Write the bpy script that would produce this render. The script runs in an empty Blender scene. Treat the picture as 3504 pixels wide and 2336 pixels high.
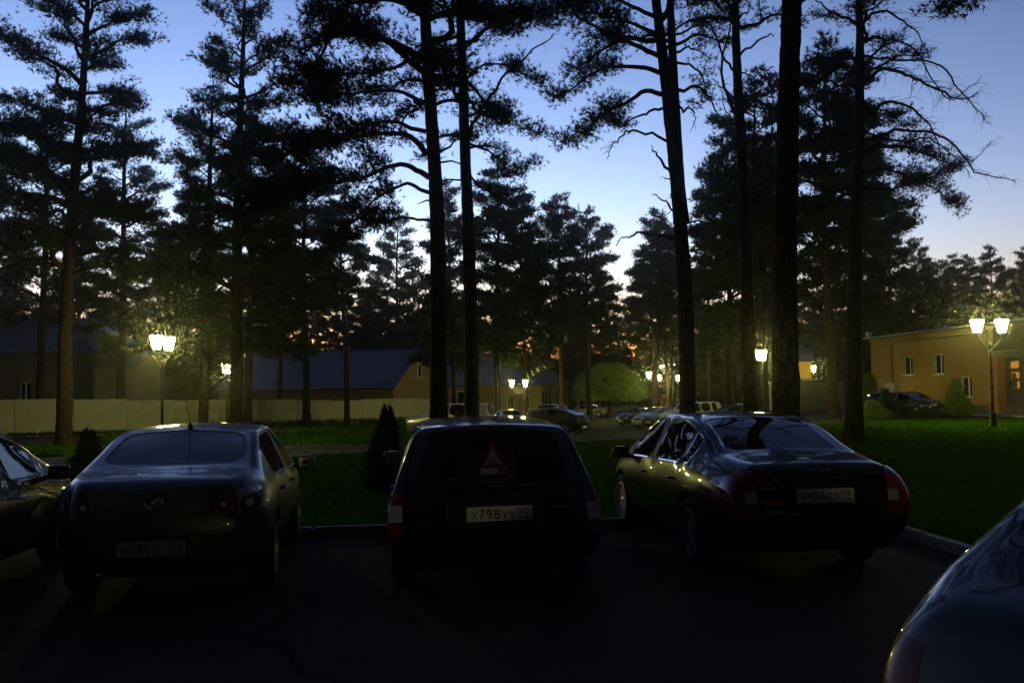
import bpy, bmesh, math, random
import numpy as np
from mathutils import Matrix, Vector
from mathutils.bvhtree import BVHTree
from mathutils.geometry import tessellate_polygon

sc = bpy.context.scene
R = math.radians

# ------------------------------------------------------------------ camera
cam = bpy.data.cameras.new('camera')
cam.sensor_width = 36.0
cam.lens = 33.2
cam.clip_start = 0.05
cam.clip_end = 2000
cam_ob = bpy.data.objects.new('camera', cam)
sc.collection.objects.link(cam_ob)
cam_ob.matrix_world = (Matrix.Translation((0, 0, 1.69)) @ Matrix.Rotation(R(90 + 3.06), 4, 'X')
                       @ Matrix.Rotation(R(-0.7), 4, 'Z'))
sc.camera = cam_ob

# ------------------------------------------------------------------ dusk sky
world = bpy.data.worlds.new('World')
sc.world = world
world.use_nodes = True
wn = world.node_tree
sky = wn.nodes.new('ShaderNodeTexSky')
sky.sky_type = 'NISHITA'
sky.sun_disc = False
sky.sun_elevation = R(-5.6)
sky.sun_rotation = R(-18)
sky.air_density = 1.35
sky.dust_density = 0.4
sky.ozone_density = 1.7
wn.nodes['Background'].inputs[1].default_value = 0.15
wb = wn.nodes.new('ShaderNodeVectorMath')      # the camera's white balance
wb.operation = 'MULTIPLY'
wb.inputs[1].default_value = (1.05, 0.95, 1.03)
wn.links.new(sky.outputs[0], wb.inputs[0])
wn.links.new(wb.outputs[0], wn.nodes['Background'].inputs[0])

# ------------------------------------------------------------------ exposure (long evening exposure)
vs = sc.view_settings
vs.view_transform = 'Standard'
vs.look = 'None'
vs.gamma = 1.0
vs.use_curve_mapping = False
vs.exposure = 8.38
LAMP = 0.70           # radiance of the lit lantern panes, before exposure
sc.cycles.use_denoising = True
sc.cycles.max_bounces = 8
sc.cycles.transparent_max_bounces = 16
sc.cycles.sample_clamp_indirect = 0.015

# ------------------------------------------------------------------ helpers
COL = sc.collection


def link(o, parent=None):
    COL.objects.link(o)
    if parent is not None:
        o.parent = parent
    return o


def empty(name, loc=(0, 0, 0), rz=0.0, parent=None):
    o = bpy.data.objects.new(name, None)
    o.empty_display_size = 0.2
    link(o, parent)
    o.location = loc
    o.rotation_euler = (0, 0, rz)
    return o


def tag(o, label=None, cat=None, group=None, kind=None):
    if label:
        o['label'] = label
    if cat:
        o['category'] = cat
    if group:
        o['group'] = group
    if kind:
        o['kind'] = kind
    return o


def copy_tree(o, parent=None):
    c = o.copy()
    link(c)
    c.parent = parent
    for ch in list(o.children):
        copy_tree(ch, c)
    return c


def np_mesh(name, V, F3=None, F4=None, smooth=False):
    """mesh from numpy arrays of verts, triangles and quads"""
    me = bpy.data.meshes.new(name)
    V = np.asarray(V, dtype=np.float32).reshape(-1, 3)
    me.vertices.add(len(V))
    me.vertices.foreach_set('co', V.ravel())
    n3 = 0 if F3 is None else len(F3)
    n4 = 0 if F4 is None else len(F4)
    li = []
    if n3:
        li.append(np.asarray(F3, dtype=np.int32).ravel())
    if n4:
        li.append(np.asarray(F4, dtype=np.int32).ravel())
    li = np.concatenate(li)
    me.loops.add(len(li))
    me.loops.foreach_set('vertex_index', li)
    me.polygons.add(n3 + n4)
    st = np.concatenate([np.arange(n3) * 3, n3 * 3 + np.arange(n4) * 4]).astype(np.int32)
    me.polygons.foreach_set('loop_start', st)
    if smooth:
        me.polygons.foreach_set('use_smooth', np.ones(n3 + n4, dtype=bool))
    me.update(calc_edges=True)
    return me


class MB:
    """collects simple solids; build() links them as one mesh object"""

    def __init__(self):
        self.v = []
        self.f = []

    def add(self, vs_, fs_):
        b = len(self.v)
        self.v += [tuple(p) for p in vs_]
        self.f += [tuple(i + b for i in f) for f in fs_]
        return self

    def box(self, c, s, m=None):
        x, y, z = s[0] / 2, s[1] / 2, s[2] / 2
        vs_ = [Vector(p) for p in ((-x, -y, -z), (x, -y, -z), (x, y, -z), (-x, y, -z),
                                   (-x, -y, z), (x, -y, z), (x, y, z), (-x, y, z))]
        if m is not None:
            vs_ = [m @ p for p in vs_]
        c = Vector(c)
        return self.add([p + c for p in vs_], [(0, 3, 2, 1), (4, 5, 6, 7), (0, 1, 5, 4), (1, 2, 6, 5), (2, 3, 7, 6), (3, 0, 4, 7)])

    def span(self, a, b):
        a, b = Vector(a), Vector(b)
        return self.box((a + b) / 2, [abs(t) for t in (b - a)])

    def tube(self, pts, rad, n=8, caps=True):
        pts = [Vector(p) for p in pts]
        if not hasattr(rad, '__len__'):
            rad = [rad] * len(pts)
        vs_, fs_ = [], []
        ref = None
        for i, p in enumerate(pts):
            d = (pts[min(i + 1, len(pts) - 1)] - pts[max(i - 1, 0)]).normalized()
            if ref is None:
                ref = Vector((1, 0, 0)) if abs(d.x) < 0.9 else Vector((0, 1, 0))
            a = (ref - d * ref.dot(d)).normalized()
            b = d.cross(a)
            ref = a
            for k in range(n):
                t = 2 * math.pi * k / n
                vs_.append(p + (a * math.cos(t) + b * math.sin(t)) * rad[i])
        for i in range(len(pts) - 1):
            for k in range(n):
                fs_.append((i * n + k, i * n + (k + 1) % n, (i + 1) * n + (k + 1) % n, (i + 1) * n + k))
        if caps:
            fs_.append(tuple(range(n - 1, -1, -1)))
            fs_.append(tuple((len(pts) - 1) * n + k for k in range(n)))
        return self.add(vs_, fs_)

    def lathe(self, prof, n=16, m=None, close=False):
        """profile of (radius, z) turned round z"""
        vs_, fs_ = [], []
        for r, z in prof:
            for k in range(n):
                t = 2 * math.pi * k / n
                p = Vector((r * math.cos(t), r * math.sin(t), z))
                vs_.append(m @ p if m is not None else p)
        L = len(prof)
        for i in range(L if close else L - 1):
            j = (i + 1) % L
            for k in range(n):
                fs_.append((i * n + k, i * n + (k + 1) % n, j * n + (k + 1) % n, j * n + k))
        if not close:
            fs_.append(tuple(range(n - 1, -1, -1)))
            fs_.append(tuple((L - 1) * n + k for k in range(n)))
        return self.add(vs_, fs_)

    def prism(self, poly, d, m=None):
        """polygon in the xy plane, pushed from z=0 to z=d"""
        n = len(poly)
        vs_ = [Vector((p[0], p[1], 0)) for p in poly] + [Vector((p[0], p[1], d)) for p in poly]
        if m is not None:
            vs_ = [m @ p for p in vs_]
        fs_ = [tuple(range(n - 1, -1, -1)), tuple(range(n, 2 * n))]
        fs_ += [(i, (i + 1) % n, n + (i + 1) % n, n + i) for i in range(n)]
        return self.add(vs_, fs_)

    def mesh(self, name, smooth=False):
        me = bpy.data.meshes.new(name)
        me.from_pydata(self.v, [], self.f)
        if smooth:
            me.polygons.foreach_set('use_smooth', [True] * len(me.polygons))
        me.update()
        return me

    def build(self, name, mat, parent=None, smooth=False):
        me = self.mesh(name, smooth)
        me.materials.append(mat)
        return link(bpy.data.objects.new(name, me), parent)


def smooth_angle(me, ang=40):
    """shade smooth with sharp edges above an angle"""
    bm = bmesh.new()
    bm.from_mesh(me)
    for f in bm.faces:
        f.smooth = True
    for e in bm.edges:
        if len(e.link_faces) == 2 and e.calc_face_angle(0) > R(ang):
            e.smooth = False
    bm.to_mesh(me)
    bm.free()


# ------------------------------------------------------------------ materials
def mat(name, col, rough=0.7, metal=0.0, noise=None, bump=None, coat=0.0, spec=0.5, obj=True):
    """principled with optional noise variation (scale, amount) and bump (scale, strength)"""
    m = bpy.data.materials.new(name)
    m.use_nodes = True
    nt = m.node_tree
    b = nt.nodes['Principled BSDF']
    b.inputs['Base Color'].default_value = (*col, 1)
    b.inputs['Roughness'].default_value = rough
    b.inputs['Metallic'].default_value = metal
    b.inputs['Specular IOR Level'].default_value = spec
    b.inputs['Coat Weight'].default_value = coat
    b.inputs['Coat Roughness'].default_value = 0.03
    tc = nt.nodes.new('ShaderNodeTexCoord')
    out = tc.outputs['Object']
    if noise:
        n = nt.nodes.new('ShaderNodeTexNoise')
        n.inputs['Scale'].default_value = noise[0]
        n.inputs['Detail'].default_value = 6
        n.inputs['Roughness'].default_value = 0.65
        nt.links.new(out, n.inputs['Vector'])
        r = nt.nodes.new('ShaderNodeMapRange')
        r.inputs[1].default_value = 0.25
        r.inputs[2].default_value = 0.75
        r.inputs[3].default_value = 1 - noise[1]
        r.inputs[4].default_value = 1 + noise[1]
        nt.links.new(n.outputs[0], r.inputs[0])
        mx = nt.nodes.new('ShaderNodeVectorMath')
        mx.operation = 'SCALE'
        mx.inputs[0].default_value = col
        nt.links.new(r.outputs[0], mx.inputs['Scale'])
        nt.links.new(mx.outputs[0], b.inputs['Base Color'])
    if bump:
        n = nt.nodes.new('ShaderNodeTexNoise')
        n.inputs['Scale'].default_value = bump[0]
        n.inputs['Detail'].default_value = 5
        nt.links.new(out, n.inputs['Vector'])
        bp = nt.nodes.new('ShaderNodeBump')
        bp.inputs['Strength'].default_value = bump[1]
        bp.inputs['Distance'].default_value = 0.02
        nt.links.new(n.outputs[0], bp.inputs['Height'])
        nt.links.new(bp.outputs[0], b.inputs['Normal'])
    return m


def glow(name, col, strength):
    m = bpy.data.materials.new(name)
    m.use_nodes = True
    nt = m.node_tree
    b = nt.nodes['Principled BSDF']
    b.inputs['Base Color'].default_value = (0.15, 0.14, 0.12, 1)
    b.inputs['Emission Color'].default_value = (*col, 1)
    b.inputs['Emission Strength'].default_value = strength
    return m


def glass(name, tint, ior=1.5, rough=0.0):
    """thin window glass: fresnel reflection over tinted see-through"""
    m = bpy.data.materials.new(name)
    m.use_nodes = True
    nt = m.node_tree
    nt.nodes.remove(nt.nodes['Principled BSDF'])
    out = nt.nodes['Material Output']
    fr = nt.nodes.new('ShaderNodeFresnel')
    fr.inputs[0].default_value = ior
    tr = nt.nodes.new('ShaderNodeBsdfTransparent')
    tr.inputs[0].default_value = (*tint, 1)
    gl = nt.nodes.new('ShaderNodeBsdfGlossy')
    gl.inputs['Roughness'].default_value = rough
    mx = nt.nodes.new('ShaderNodeMixShader')
    nt.links.new(fr.outputs[0], mx.inputs[0])
    nt.links.new(tr.outputs[0], mx.inputs[1])
    nt.links.new(gl.outputs[0], mx.inputs[2])
    nt.links.new(mx.outputs[0], out.inputs[0])
    return m


def bark_mat(name, c1, c2):
    m = mat(name, c1, 0.95, spec=0.05)
    nt = m.node_tree
    b = nt.nodes['Principled BSDF']
    tc = [n for n in nt.nodes if n.type == 'TEX_COORD'][0]
    mp = nt.nodes.new('ShaderNodeMapping')
    mp.inputs['Scale'].default_value = (1, 1, 0.25)
    nt.links.new(tc.outputs['Object'], mp.inputs[0])
    vo = nt.nodes.new('ShaderNodeTexVoronoi')
    vo.feature = 'DISTANCE_TO_EDGE'
    vo.inputs['Scale'].default_value = 11
    no = nt.nodes.new('ShaderNodeTexNoise')
    no.inputs['Scale'].default_value = 6
    no.inputs['Detail'].default_value = 6
    add = nt.nodes.new('ShaderNodeMixRGB')
    add.inputs[0].default_value = 0.12
    nt.links.new(mp.outputs[0], no.inputs['Vector'])
    nt.links.new(mp.outputs[0], add.inputs[1])
    nt.links.new(no.outputs['Color'], add.inputs[2])
    nt.links.new(add.outputs[0], vo.inputs['Vector'])
    rp = nt.nodes.new('ShaderNodeValToRGB')
    rp.color_ramp.elements[0].color = (*c2, 1)
    rp.color_ramp.elements[1].color = (*c1, 1)
    rp.color_ramp.elements[1].position = 0.18
    nt.links.new(vo.outputs[0], rp.inputs[0])
    mm = nt.nodes.new('ShaderNodeMixRGB')
    mm.blend_type = 'MULTIPLY'
    mm.inputs[0].default_value = 0.6
    nt.links.new(rp.outputs[0], mm.inputs[1])
    nt.links.new(no.outputs[0], mm.inputs[2])
    nt.links.new(mm.outputs[0], b.inputs['Base Color'])
    bp = nt.nodes.new('ShaderNodeBump')
    bp.inputs['Strength'].default_value = 0.9
    bp.inputs['Distance'].default_value = 0.03
    nt.links.new(rp.outputs[0], bp.inputs['Height'])
    nt.links.new(bp.outputs[0], b.inputs['Normal'])
    return m


def tile_roof_mat(name, c1, c2, sx, sy):
    """ribbed metal tile sheet: colour bands and relief"""
    m = mat(name, c1, 0.45, spec=0.5)
    nt = m.node_tree
    b = nt.nodes['Principled BSDF']
    tc = [n for n in nt.nodes if n.type == 'TEX_COORD'][0]
    br = nt.nodes.new('ShaderNodeTexBrick')
    br.offset = 0.0
    br.inputs['Scale'].default_value = 1
    br.inputs['Color1'].default_value = (*c1, 1)
    br.inputs['Color2'].default_value = (c1[0] * 1.25, c1[1] * 1.2, c1[2] * 1.2, 1)
    br.inputs['Mortar'].default_value = (*c2, 1)
    br.inputs['Mortar Size'].default_value = 0.045
    br.inputs['Brick Width'].default_value = sx
    br.inputs['Row Height'].default_value = sy
    nt.links.new(tc.outputs['UV'], br.inputs['Vector'])
    nt.links.new(br.outputs[0], b.inputs['Base Color'])
    bp = nt.nodes.new('ShaderNodeBump')
    bp.inputs['Distance'].default_value = 0.04
    bp.invert = True
    nt.links.new(br.outputs[1], bp.inputs['Height'])
    nt.links.new(bp.outputs[0], b.inputs['Normal'])
    return m


M = {}
M['asphalt'] = mat('asphalt', (0.044, 0.046, 0.036), 0.92, noise=(0.7, 0.35), bump=(60, 0.6), spec=0.04)
def worn_asphalt(m):
    nt = m.node_tree
    b = nt.nodes['Principled BSDF']
    tc = [n for n in nt.nodes if n.type == 'TEX_COORD'][0]
    src = b.inputs['Base Color'].links[0].from_socket
    vo = nt.nodes.new('ShaderNodeTexVoronoi')
    vo.inputs['Scale'].default_value = 90
    rp = nt.nodes.new('ShaderNodeMapRange')
    rp.inputs[1].default_value, rp.inputs[2].default_value, rp.inputs[3].default_value, rp.inputs[4].default_value = .0, .5, 1.9, .7
    nt.links.new(tc.outputs['Object'], vo.inputs['Vector'])
    nt.links.new(vo.outputs[0], rp.inputs[0])
    cr = nt.nodes.new('ShaderNodeTexVoronoi')
    cr.feature = 'DISTANCE_TO_EDGE'
    cr.inputs['Scale'].default_value = .28
    wn_ = nt.nodes.new('ShaderNodeTexNoise')
    wn_.inputs['Scale'].default_value = 1.3
    mx = nt.nodes.new('ShaderNodeMixRGB')
    mx.inputs[0].default_value = .3
    nt.links.new(tc.outputs['Object'], wn_.inputs['Vector'])
    nt.links.new(tc.outputs['Object'], mx.inputs[1])
    nt.links.new(wn_.outputs['Color'], mx.inputs[2])
    nt.links.new(mx.outputs[0], cr.inputs['Vector'])
    cm = nt.nodes.new('ShaderNodeMapRange')
    cm.inputs[1].default_value, cm.inputs[2].default_value, cm.inputs[3].default_value, cm.inputs[4].default_value = .0, .006, .25, 1.0
    nt.links.new(cr.outputs[0], cm.inputs[0])
    mul = nt.nodes.new('ShaderNodeMath')
    mul.operation = 'MULTIPLY'
    nt.links.new(rp.outputs[0], mul.inputs[0])
    nt.links.new(cm.outputs[0], mul.inputs[1])
    sc_ = nt.nodes.new('ShaderNodeVectorMath')
    sc_.operation = 'SCALE'
    nt.links.new(src, sc_.inputs[0])
    nt.links.new(mul.outputs[0], sc_.inputs['Scale'])
    nt.links.new(sc_.outputs[0], b.inputs['Base Color'])


worn_asphalt(M['asphalt'])
M['grass'] = mat('grass', (0.032, 0.095, 0.002), 0.95, noise=(2.2, 0.5), bump=(35, 1.0), spec=0.0)
M['blade'] = mat('grass_blade', (0.034, 0.092, 0.003), 0.95, noise=(0.9, 0.45), spec=0.0)
M['soil'] = mat('forest_soil', (0.035, 0.04, 0.018), 0.95, noise=(0.6, 0.4), bump=(8, 0.6), spec=0.0)
M['kerb'] = mat('kerb_concrete', (0.30, 0.29, 0.26), 0.9, noise=(3, 0.25), bump=(50, 0.4))
M['kerb_dark'] = mat('kerb_concrete_stained', (0.16, 0.155, 0.14), 0.9, noise=(3, 0.3), bump=(50, 0.4))
M['whitewash'] = mat('whitewashed_concrete', (0.31, 0.31, 0.275), 0.9, noise=(0.9, 0.22), bump=(12, 0.3))
M['coping'] = mat('coping_concrete', (0.30, 0.29, 0.26), 0.9, noise=(2, 0.25), bump=(20, 0.4))
M['pole'] = mat('lamp_black_iron', (0.02, 0.02, 0.02), 0.45, metal=0.3, bump=(40, 0.1))
M['lantern'] = glow('lit_lantern_glass', (0.95, 0.88, 0.24), LAMP)
M['lantern_far'] = glow('far_lantern_glass', (1.0, 0.88, 0.5), LAMP)
M['lantern_dim'] = glow('weaker_lantern_glass', (0.95, 0.88, 0.30), LAMP * 1.0)
M['bark'] = bark_mat('pine_bark', (0.055, 0.037, 0.021), (0.012, 0.008, 0.005))
M['bark_up'] = bark_mat('orange_pine_bark', (0.19, 0.095, 0.045), (0.08, 0.04, 0.02))
M['twig'] = mat('pine_twig', (0.035, 0.025, 0.016), 0.95, spec=0.0)
M['needle'] = mat('pine_needles', (0.026, 0.046, 0.011), 0.9, noise=(0.8, 0.3), spec=0.04)
M['leaf'] = mat('fresh_leaves', (0.12, 0.19, 0.025), 0.7, noise=(1.5, 0.3), spec=0.25)
M['conifer'] = mat('thuja_foliage', (0.03, 0.055, 0.018), 0.85, noise=(3, 0.3), spec=0.03)
M['ochre'] = mat('ochre_plaster', (0.36, 0.21, 0.035), 0.9, noise=(0.6, 0.10), bump=(60, 0.25))
M['plinth'] = mat('grey_plinth', (0.13, 0.12, 0.12), 0.9, noise=(1.5, 0.2), bump=(30, 0.3))
M['brick_orange'] = mat('orange_plaster', (0.42, 0.17, 0.05), 0.9, noise=(2, 0.2), bump=(30, 0.3))
M['white_pvc'] = mat('white_window_frame', (0.70, 0.70, 0.68), 0.4)
M['grey_reveal'] = mat('grey_window_reveal', (0.33, 0.33, 0.34), 0.8, noise=(2, 0.1))
M['blue_roof'] = mat('blue_sheet_roof', (0.10, 0.13, 0.24), 0.35, metal=0.2, noise=(1, 0.15))
M['pane'] = mat('dark_window_pane', (0.012, 0.014, 0.016), 0.05, spec=0.6)
M['lit_pane'] = glow('lit_orange_pane', (1.0, 0.34, 0.025), 0.0012)
M['dim_pane'] = glow('dim_orange_pane', (1.0, 0.34, 0.05), 0.0005)
M['dark_panel'] = mat('dark_cladding', (0.085, 0.075, 0.055), 0.6, noise=(1.2, 0.2))
M['dark_frame'] = mat('dark_door_frame', (0.05, 0.05, 0.04), 0.5)
M['steel_door'] = mat('pale_door_frame', (0.35, 0.34, 0.30), 0.4, metal=0.4)
M['cable'] = mat('grey_cable_duct', (0.10, 0.085, 0.06), 0.7)
M['cabinet'] = mat('grey_sheet_cabinet', (0.28, 0.27, 0.25), 0.5, noise=(2, 0.15))
M['house_grey'] = mat('grey_render', (0.12, 0.115, 0.11), 0.9, noise=(0.7, 0.15), bump=(40, 0.2))
M['house_pale'] = mat('pale_render', (0.22, 0.215, 0.21), 0.9, noise=(0.7, 0.1), bump=(40, 0.2))
M['house_brick'] = mat('brown_render', (0.24, 0.165, 0.085), 0.9, noise=(0.8, 0.15), bump=(40, 0.2))
M['slate'] = mat('dark_sheet_roof', (0.045, 0.048, 0.055), 0.5, noise=(1.2, 0.2))
M['tile'] = tile_roof_mat('plum_tile_roof', (0.075, 0.066, 0.095), (0.02, 0.018, 0.028), 0.36, 0.7)
M['tile_red'] = tile_roof_mat('maroon_tile_roof', (0.12, 0.085, 0.105), (0.035, 0.025, 0.03), 0.36, 0.7)
M['chimney'] = mat('sooty_brick', (0.09, 0.07, 0.06), 0.95, noise=(3, 0.3), bump=(15, 0.5))
M['grey_wall'] = mat('grey_concrete_garage', (0.20, 0.20, 0.22), 0.9, noise=(0.5, 0.12), bump=(30, 0.2))
# car materials
M['rubber'] = mat('tyre_rubber', (0.012, 0.012, 0.012), 0.85, bump=(80, 0.2), spec=0.3)
M['trim'] = mat('black_plastic', (0.012, 0.012, 0.013), 0.5, bump=(150, 0.05))
M['seam'] = mat('panel_gap', (0.003, 0.003, 0.003), 0.9)
M['rim'] = mat('alloy_wheel', (0.45, 0.45, 0.46), 0.35, metal=0.8, noise=(9, 0.12))
M['chrome'] = mat('chrome', (0.75, 0.75, 0.76), 0.07, metal=1.0)
M['under'] = mat('underbody', (0.008, 0.008, 0.008), 0.9)
M['paint_grey'] = mat('graphite_paint', (0.075, 0.075, 0.075), 0.38, metal=0.45, coat=0.6, noise=(400, 0.15))
M['paint_black'] = mat('black_paint', (0.006, 0.007, 0.007), 0.3, coat=1.0, spec=0.12)
M['paint_green'] = mat('black_green_paint', (0.006, 0.009, 0.008), 0.3, coat=1.0, spec=0.12)
M['paint_plum'] = mat('dark_plum_paint', (0.016, 0.008, 0.012), 0.3, coat=1.0, spec=0.12)
M['paint_white'] = mat('white_paint', (0.62, 0.62, 0.60), 0.35, coat=1.0)
M['paint_silver'] = mat('silver_paint', (0.42, 0.42, 0.42), 0.35, metal=0.6, coat=1.0)
M['paint_maroon'] = mat('maroon_paint', (0.05, 0.012, 0.010), 0.35, coat=1.0, spec=0.12)
M['paint_blue'] = mat('navy_paint', (0.010, 0.013, 0.03), 0.3, coat=1.0, spec=0.12)
M['tint'] = glass('dark_tinted_glass', (0.03, 0.032, 0.035))
M['clear'] = glass('car_window_glass', (0.93, 0.94, 0.93))
M['interior'] = mat('dark_interior', (0.03, 0.03, 0.032), 0.9, bump=(90, 0.2))
M['seat_cloth'] = mat('grey_seat_cloth', (0.05, 0.05, 0.055), 0.95, bump=(90, 0.3))
M['red_lens'] = mat('red_lamp_lens', (0.20, 0.005, 0.005), 0.12, coat=1.0)
M['clear_lens'] = mat('clear_lamp_lens', (0.45, 0.44, 0.42), 0.15, coat=1.0, noise=(40, 0.2))
M['smoke_lens'] = mat('smoked_lamp_lens', (0.05, 0.045, 0.04), 0.1, coat=1.0)
M['amber'] = mat('amber_lens', (0.4, 0.12, 0.01), 0.2, coat=1.0)
M['plate_grey'] = mat('grey_plate', (0.22, 0.21, 0.18), 0.6, noise=(6, 0.3))  # darker, mottled plate tone for the graphite sedan only
M['lamp_ring'] = mat('dull_lamp_ring', (0.16, 0.16, 0.16), 0.35, metal=0.8)
M['red_dark'] = mat('dark_red_lens', (0.07, 0.003, 0.003), 0.25, coat=0.3, spec=0.2)
M['plate'] = mat('white_plate', (0.78, 0.77, 0.72), 0.45, noise=(8, 0.06))
M['ink'] = mat('black_ink', (0.01, 0.01, 0.01), 0.6)
M['red_ink'] = mat('red_ink', (0.14, 0.006, 0.006), 0.6)
M['blue_ink'] = mat('blue_ink', (0.03, 0.05, 0.35), 0.6)
M['sticker'] = mat('white_sticker', (0.22, 0.24, 0.22), 0.6)
M['plate_frame'] = mat('plate_holder', (0.10, 0.10, 0.11), 0.5)
# ------------------------------------------------------------------ terrain
def sm(t):
    t = min(max(t, 0.0), 1.0)
    return t * t * (3 - 2 * t)


def gz(x, y):
    """ground height: the far car park lies about 1.3 m lower than the near one"""
    r = x / max(y, 1.0)
    return -1.3 * min(max((y - 16) / 70, 0), 1) * (1 - sm((r - .2) / .16))


def sheet(name, poly, dz, step, material, skirt=0.0):
    bm = bmesh.new()
    vs_ = [bm.verts.new((p[0], p[1], 0)) for p in poly]
    bm.faces.new(vs_)
    xs = [p[0] for p in poly]
    ys = [p[1] for p in poly]
    for ax, lo, hi in ((0, min(xs), max(xs)), (1, min(ys), max(ys))):
        t = math.floor(lo / step) * step + step
        while t < hi:
            co = [0, 0, 0]
            no = [0, 0, 0]
            co[ax] = t
            no[ax] = 1
            bmesh.ops.bisect_plane(bm, geom=bm.verts[:] + bm.edges[:] + bm.faces[:], plane_co=co, plane_no=no)
            t += step
    bmesh.ops.triangulate(bm, faces=[f for f in bm.faces if len(f.verts) > 4])
    for v in bm.verts:
        v.co.z = gz(v.co.x, v.co.y) + dz
    bm.normal_update()
    if bm.faces and sum(f.normal.z for f in bm.faces) < 0:
        bmesh.ops.reverse_faces(bm, faces=bm.faces[:])
    if skirt:
        be = [e for e in bm.edges if len(e.link_faces) == 1]
        r = bmesh.ops.extrude_edge_only(bm, edges=be)
        for v in [g for g in r['geom'] if isinstance(g, bmesh.types.BMVert)]:
            v.co.z -= skirt
    me = bpy.data.meshes.new(name)
    bm.to_mesh(me)
    bm.free()
    me.materials.append(material)
    o = link(bpy.data.objects.new(name, me))
    tag(o, kind='structure')
    return o


sheet('ground', [(-260, -60), (260, -60), (260, 420), (-260, 420)], 0.0, 6.0, M['asphalt'])
LAWN = [(-5.2, 11.05), (4.28, 12.34), (4.45, 11.0), (4.62, 9.4), (4.75, 7.8), (6.4, 4.6), (10, 1.0), (46, 1.0), (46, 47), (21, 47.5), (10, 44),
        (3.0, 38.2), (-1.5, 32.5), (-6.2, 29.2), (-8.2, 22)]
sheet('lawn', LAWN, 0.10, 3.0, M['grass'], 0.25)
STRIP = [(-15.5, 37.6), (-3.2, 36.0), (-2.6, 38), (-6.9, 97.2), (-10, 94), (-28.5, 67.2), (-22, 50)]
sheet('grass_strip', STRIP, 0.11, 4.0, M['grass'], 0.25)
ISLAND = [(-22, 31.5), (-17.5, 29.5), (-15.2, 32), (-15.9, 37.5), (-18.5, 41.5), (-23, 43)]
sheet('grass_island', ISLAND, 0.10, 3.0, M['grass'], 0.25)
sheet('forest_floor', [(-260, 70), (-38, 60.5), (-33.5, 61.5), (-7.6, 99), (-2, 101), (-1.5, 130), (24, 130), (24.5, 84), (60, 84), (60, 66), (260, 60), (260, 420), (-260, 420)],
      0.07, 8.0, M['soil'], 0.3)

# grass blades on the lawns that the picture can resolve
def inside(px, py, poly):
    c = np.zeros(len(px), dtype=bool)
    n = len(poly)
    for i in range(n):
        x1, y1 = poly[i]
        x2, y2 = poly[(i + 1) % n]
        if y1 == y2:
            continue
        t = ((y1 > py) != (y2 > py)) & (px < (x2 - x1) * (py - y1) / (y2 - y1) + x1)
        c ^= t
    return c


def blades(name, poly, n, dz, box, h, rs, clip=None):
    rg = np.random.default_rng(rs)
    x = rg.uniform(box[0], box[1], n)
    y = box[2] + (box[3] - box[2]) * rg.random(n) ** 1.35
    k = inside(x, y, poly)
    x, y = x[k], y[k]
    n = len(x)
    z = np.array([gz(a, b) for a, b in zip(x, y)]) + dz
    hh = h * rg.uniform(.45, 1.15, n)
    a = rg.uniform(0, 2 * math.pi, n)
    w = 0.005 + 0.0005 * y
    lean = rg.normal(0, .35, (n, 2)) * hh[:, None]
    V = np.zeros((n, 3, 3))
    V[:, 0] = np.stack([x - np.cos(a) * w, y - np.sin(a) * w, z - .02], 1)
    V[:, 1] = np.stack([x + np.cos(a) * w, y + np.sin(a) * w, z - .02], 1)
    V[:, 2] = np.stack([x + lean[:, 0], y + lean[:, 1], z + hh], 1)
    me = np_mesh(name, V.reshape(-1, 3), np.arange(n * 3).reshape(-1, 3))
    me.materials.append(M['blade'])
    return link(bpy.data.objects.new(name, me))


tag(blades('lawn_grass', LAWN, 190000, 0.10, (-8, 26, 7, 46), 0.040, 1),
    'short mown grass covering the lawn behind the parked cars', 'grass', kind='stuff')
tag(blades('verge_grass', STRIP, 26000, 0.11, (-29, -2, 36, 95), 0.22, 2),
    'longer rough grass on the verge in front of the white wall', 'grass', kind='stuff')
tag(blades('island_grass', ISLAND, 9000, 0.10, (-23, -15, 29, 43), 0.10, 3),
    'small patch of grass round the big pine by the wall', 'grass', kind='stuff')


# kerbs: rows of single stones
def kerb(name, pts, label_step=1.0, seed=0, dz=0.0, h=0.11, w=0.14, mats=('kerb', 'kerb', 'kerb_dark')):
    rg = random.Random(seed)
    root = empty(name)
    tag(root, kind='structure')
    cache = {}
    for a, b in zip(pts[:-1], pts[1:]):
        a, b = Vector(a), Vector(b)
        L = (b - a).length
        n = max(1, round(L / label_step))
        d = (b - a) / n
        for i in range(n):
            mk = rg.choice(mats)
            key = (mk, round(d.length, 2))
            if key not in cache:
                bm = bmesh.new()
                bmesh.ops.create_cube(bm, size=1)
                for v in bm.verts:
                    v.co = Vector((v.co.x * (d.length - 0.018), v.co.y * w, v.co.z * (h + .1)))
                bmesh.ops.bevel(bm, geom=[e for e in bm.edges if all(v.co.z > 0 for v in e.verts)], offset=.018, segments=2, affect='EDGES')
                me = bpy.data.meshes.new('kerb_stone')
                bm.to_mesh(me)
                bm.free()
                me.materials.append(M[mk])
                cache[key] = me
            c = a + d * (i + .5)
            o = link(bpy.data.objects.new('kerb_stone', cache[key]), root)
            o.location = (c.x, c.y, gz(c.x, c.y) + h / 2 - .05 + dz + rg.uniform(-.008, .008))
            o.rotation_euler = (0, 0, math.atan2(d.y, d.x) + rg.uniform(-.006, .006))
    return root


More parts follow.
